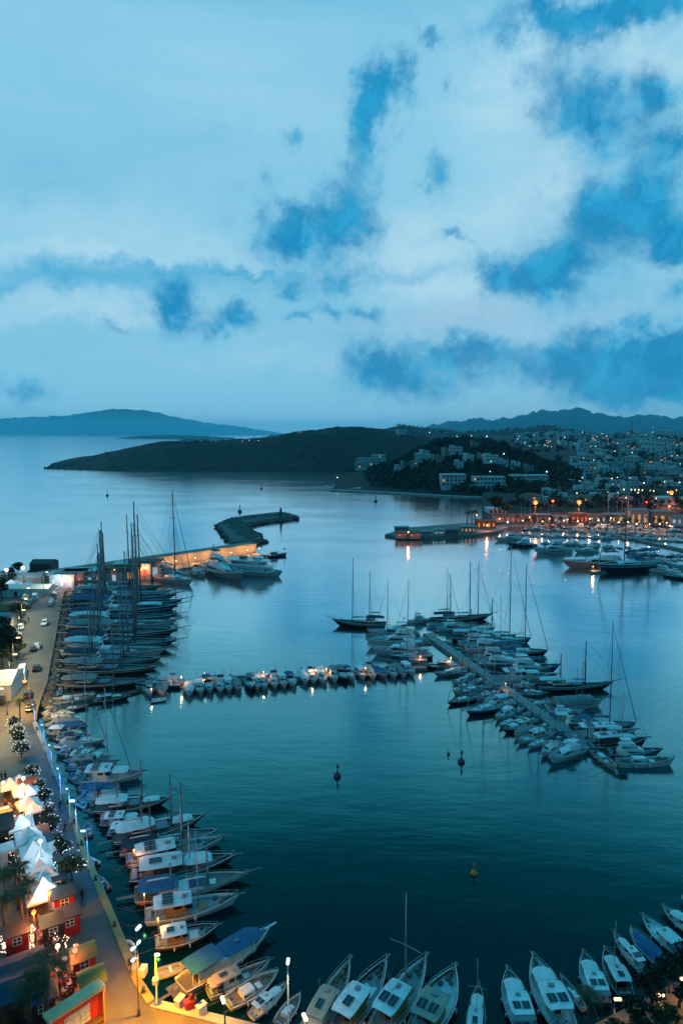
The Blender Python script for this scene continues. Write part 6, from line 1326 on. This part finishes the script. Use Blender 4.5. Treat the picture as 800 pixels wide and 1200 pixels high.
for i,(px,py,h,pw,c,m,lab) in enumerate(((6,950,4.5,6500,(1,.40,.02),'lamp_warm','orange lamp lighting the lane left of the farthest tents'),(22,972,4.0,3800,(1,.36,.05),'lamp_orange','orange lamp between the first white tents'),(57,1064,3.0,900,(.9,.95,1),'lamp_white','bright white lamp at the foot of the last white tents'),(60,1085,4.2,4200,(1,.30,.04),'lamp_orange','orange lamp over the lane beside red kiosks'),(42,1106,3.8,3600,(1,.25,.03),'lamp_orange','orange lamp at the red lit stall'),(30,950,5.2,1100,(.75,.9,1),'lamp_white','white lamp above the farthest white tents'),(38,990,5.2,1200,(.75,.9,1),'lamp_white','white lamp above the middle white tents'),(50,1030,5.2,1000,(.75,.9,1),'lamp_white','white lamp above the lower white tents'),(90,1150,3.5,900,(1,.12,.08),'lamp_red','red lamp left of the yellow kiosk'),(91,1136,2.6,700,(1,.2,.1),'lamp_red','red lamp left of the olive roofed red kiosk'),(70,1150,4,2600,(1,.35,.12),'lamp_warm','dim warm lamp in the middle of lower lane'))):
    r=thing('lane_lamp',at(px,py,QZ+.03)); mb=MB(); mb.tube([(0,0,0),(0,0,h)],.05,6); obj('pole',mb,M['iron'],r); mb=MB(); mb.ball(0,0,h+.15,.26); obj('lamp_globe',mb,M[m],r); lamp_light((0,-.5,h-.1),pw,c,.2,r); tag(r,lab,'lamp','lamps in the market lanes')
# mooring bollards and crates on the kerb
E=[at(x,y,QZ+.16) for x,y in quay_edge[5:]]; i=0
for a_,b_ in zip(E,E[1:]):
    n=max(1,int((b_-a_).length/6)); dd=(b_-a_).normalized(); nn_=Vector((-dd.y,dd.x,0))*-.5
    for k in range(n):
        p=a_.lerp(b_,(k+.5)/n)+nn_; i+=1; r=thing('mooring_bollard',p); mb=MB(); mb.lathe([(.2,0),(.13,.08),(.12,.4),(.22,.46),(.2,.56),(.05,.6)],9); obj('post',mb,M['iron'],r); mb=MB(); mb.lathe([(.3,0),(.3,.03)],9); obj('base_plate',mb,M['iron'],r); tag(r,'dark iron mooring bollard on the promenade kerb','bollard','mooring bollards on the promenade kerb')
for i,(px,py,m,lab) in enumerate(((222,1181,'red_plastic','red fish crate stack on the quay corner'),(236,1186,'post_white','white box right of the red crates on the quay corner'),(211,1178,'post_white','small white box left of the red crates on the quay corner'),(168,1142,'post_white','white service cabinet on the kerb near tall black lamp'),(159,1140,'concrete_pale','pale stone block on the kerb left of the white cabinet'))):
    r=thing('quay_box',at(px,py,QZ+.02),qrz+.3*i); mb=MB(); mb.rbox(-.5,.5,-.35,.35,0,.8,.04); obj('box',mb,M[m],r); mb=MB(); mb.rbox(-.53,.53,-.38,.38,.8,.9,.03); obj('lid',mb,M[m],r); tag(r,lab,'box')
# cabin lamps on the boats that are lit in the photograph
for i,(px,py,z,pw,c,lab) in enumerate(((213,806,2.2,420,(1,.36,.08),'at the stern of the long dark yachts left of the middle pontoon'),(240,803,2.4,300,(1,.38,.14),'over the lit yacht behind the left motorboats'),(309,801,2.4,350,(1,.45,.2),'over the lit stern behind the middle motorboats'),(366,795,2.3,420,(1,.42,.18),'over the lit motor yacht behind the pontoon'),(382,795,2.0,350,(1,.5,.12),'right of the lit motor yacht behind the pontoon'),(428,795,2.2,200,(1,.42,.2),'over the motorboat near the pontoon end'),(528,783,2.3,520,(1,.36,.08),'over the orange lit trip boat left of the diagonal pontoon'),(492,781,2.2,260,(1,.30,.12),'over the deck of the gulet beside the orange lit trip boat'),(178,818,1.6,120,(1,.5,.3),'low over the first motorboats'),(592,812,1.7,120,(1,.45,.1),'over the diagonal pontoon halfway'),(186,1100,2.0,500,(1,.42,.06),'at the stern of the orange trip boat by the corner'),(158,1018,2.2,380,(1,.32,.05),'under the awning of the orange lit trip boat'),(170,1072,2.2,200,(1,.42,.15),'at the stern of the single mast trip boat'))):
    r=thing('deck_lamp',at(px,py,0)); mb=MB(); mb.tube([(0,0,-.6),(0,0,z+.5)],.04,5); obj('pole',mb,M['alloy'],r); mb=MB(); mb.ball(0,0,z+.6,.10); obj('lamp_globe',mb,M['lamp_warm'],r); lamp_light((0,-.4,z+.3),pw*1.5,c,.15,r); tag(r,f'warm deck lamp {lab}','lamp','lit deck lamps')

# prototypes that were never placed
for P in list(PR.values())+list(CP_.values())+list(KP.values())+TP+PP+TF:
    p=P[0] if isinstance(P,tuple) else P
    if not p.used:
        def kill(o):
            for c in list(o.children): kill(c)
            bpy.data.objects.remove(o)
        kill(p.root)
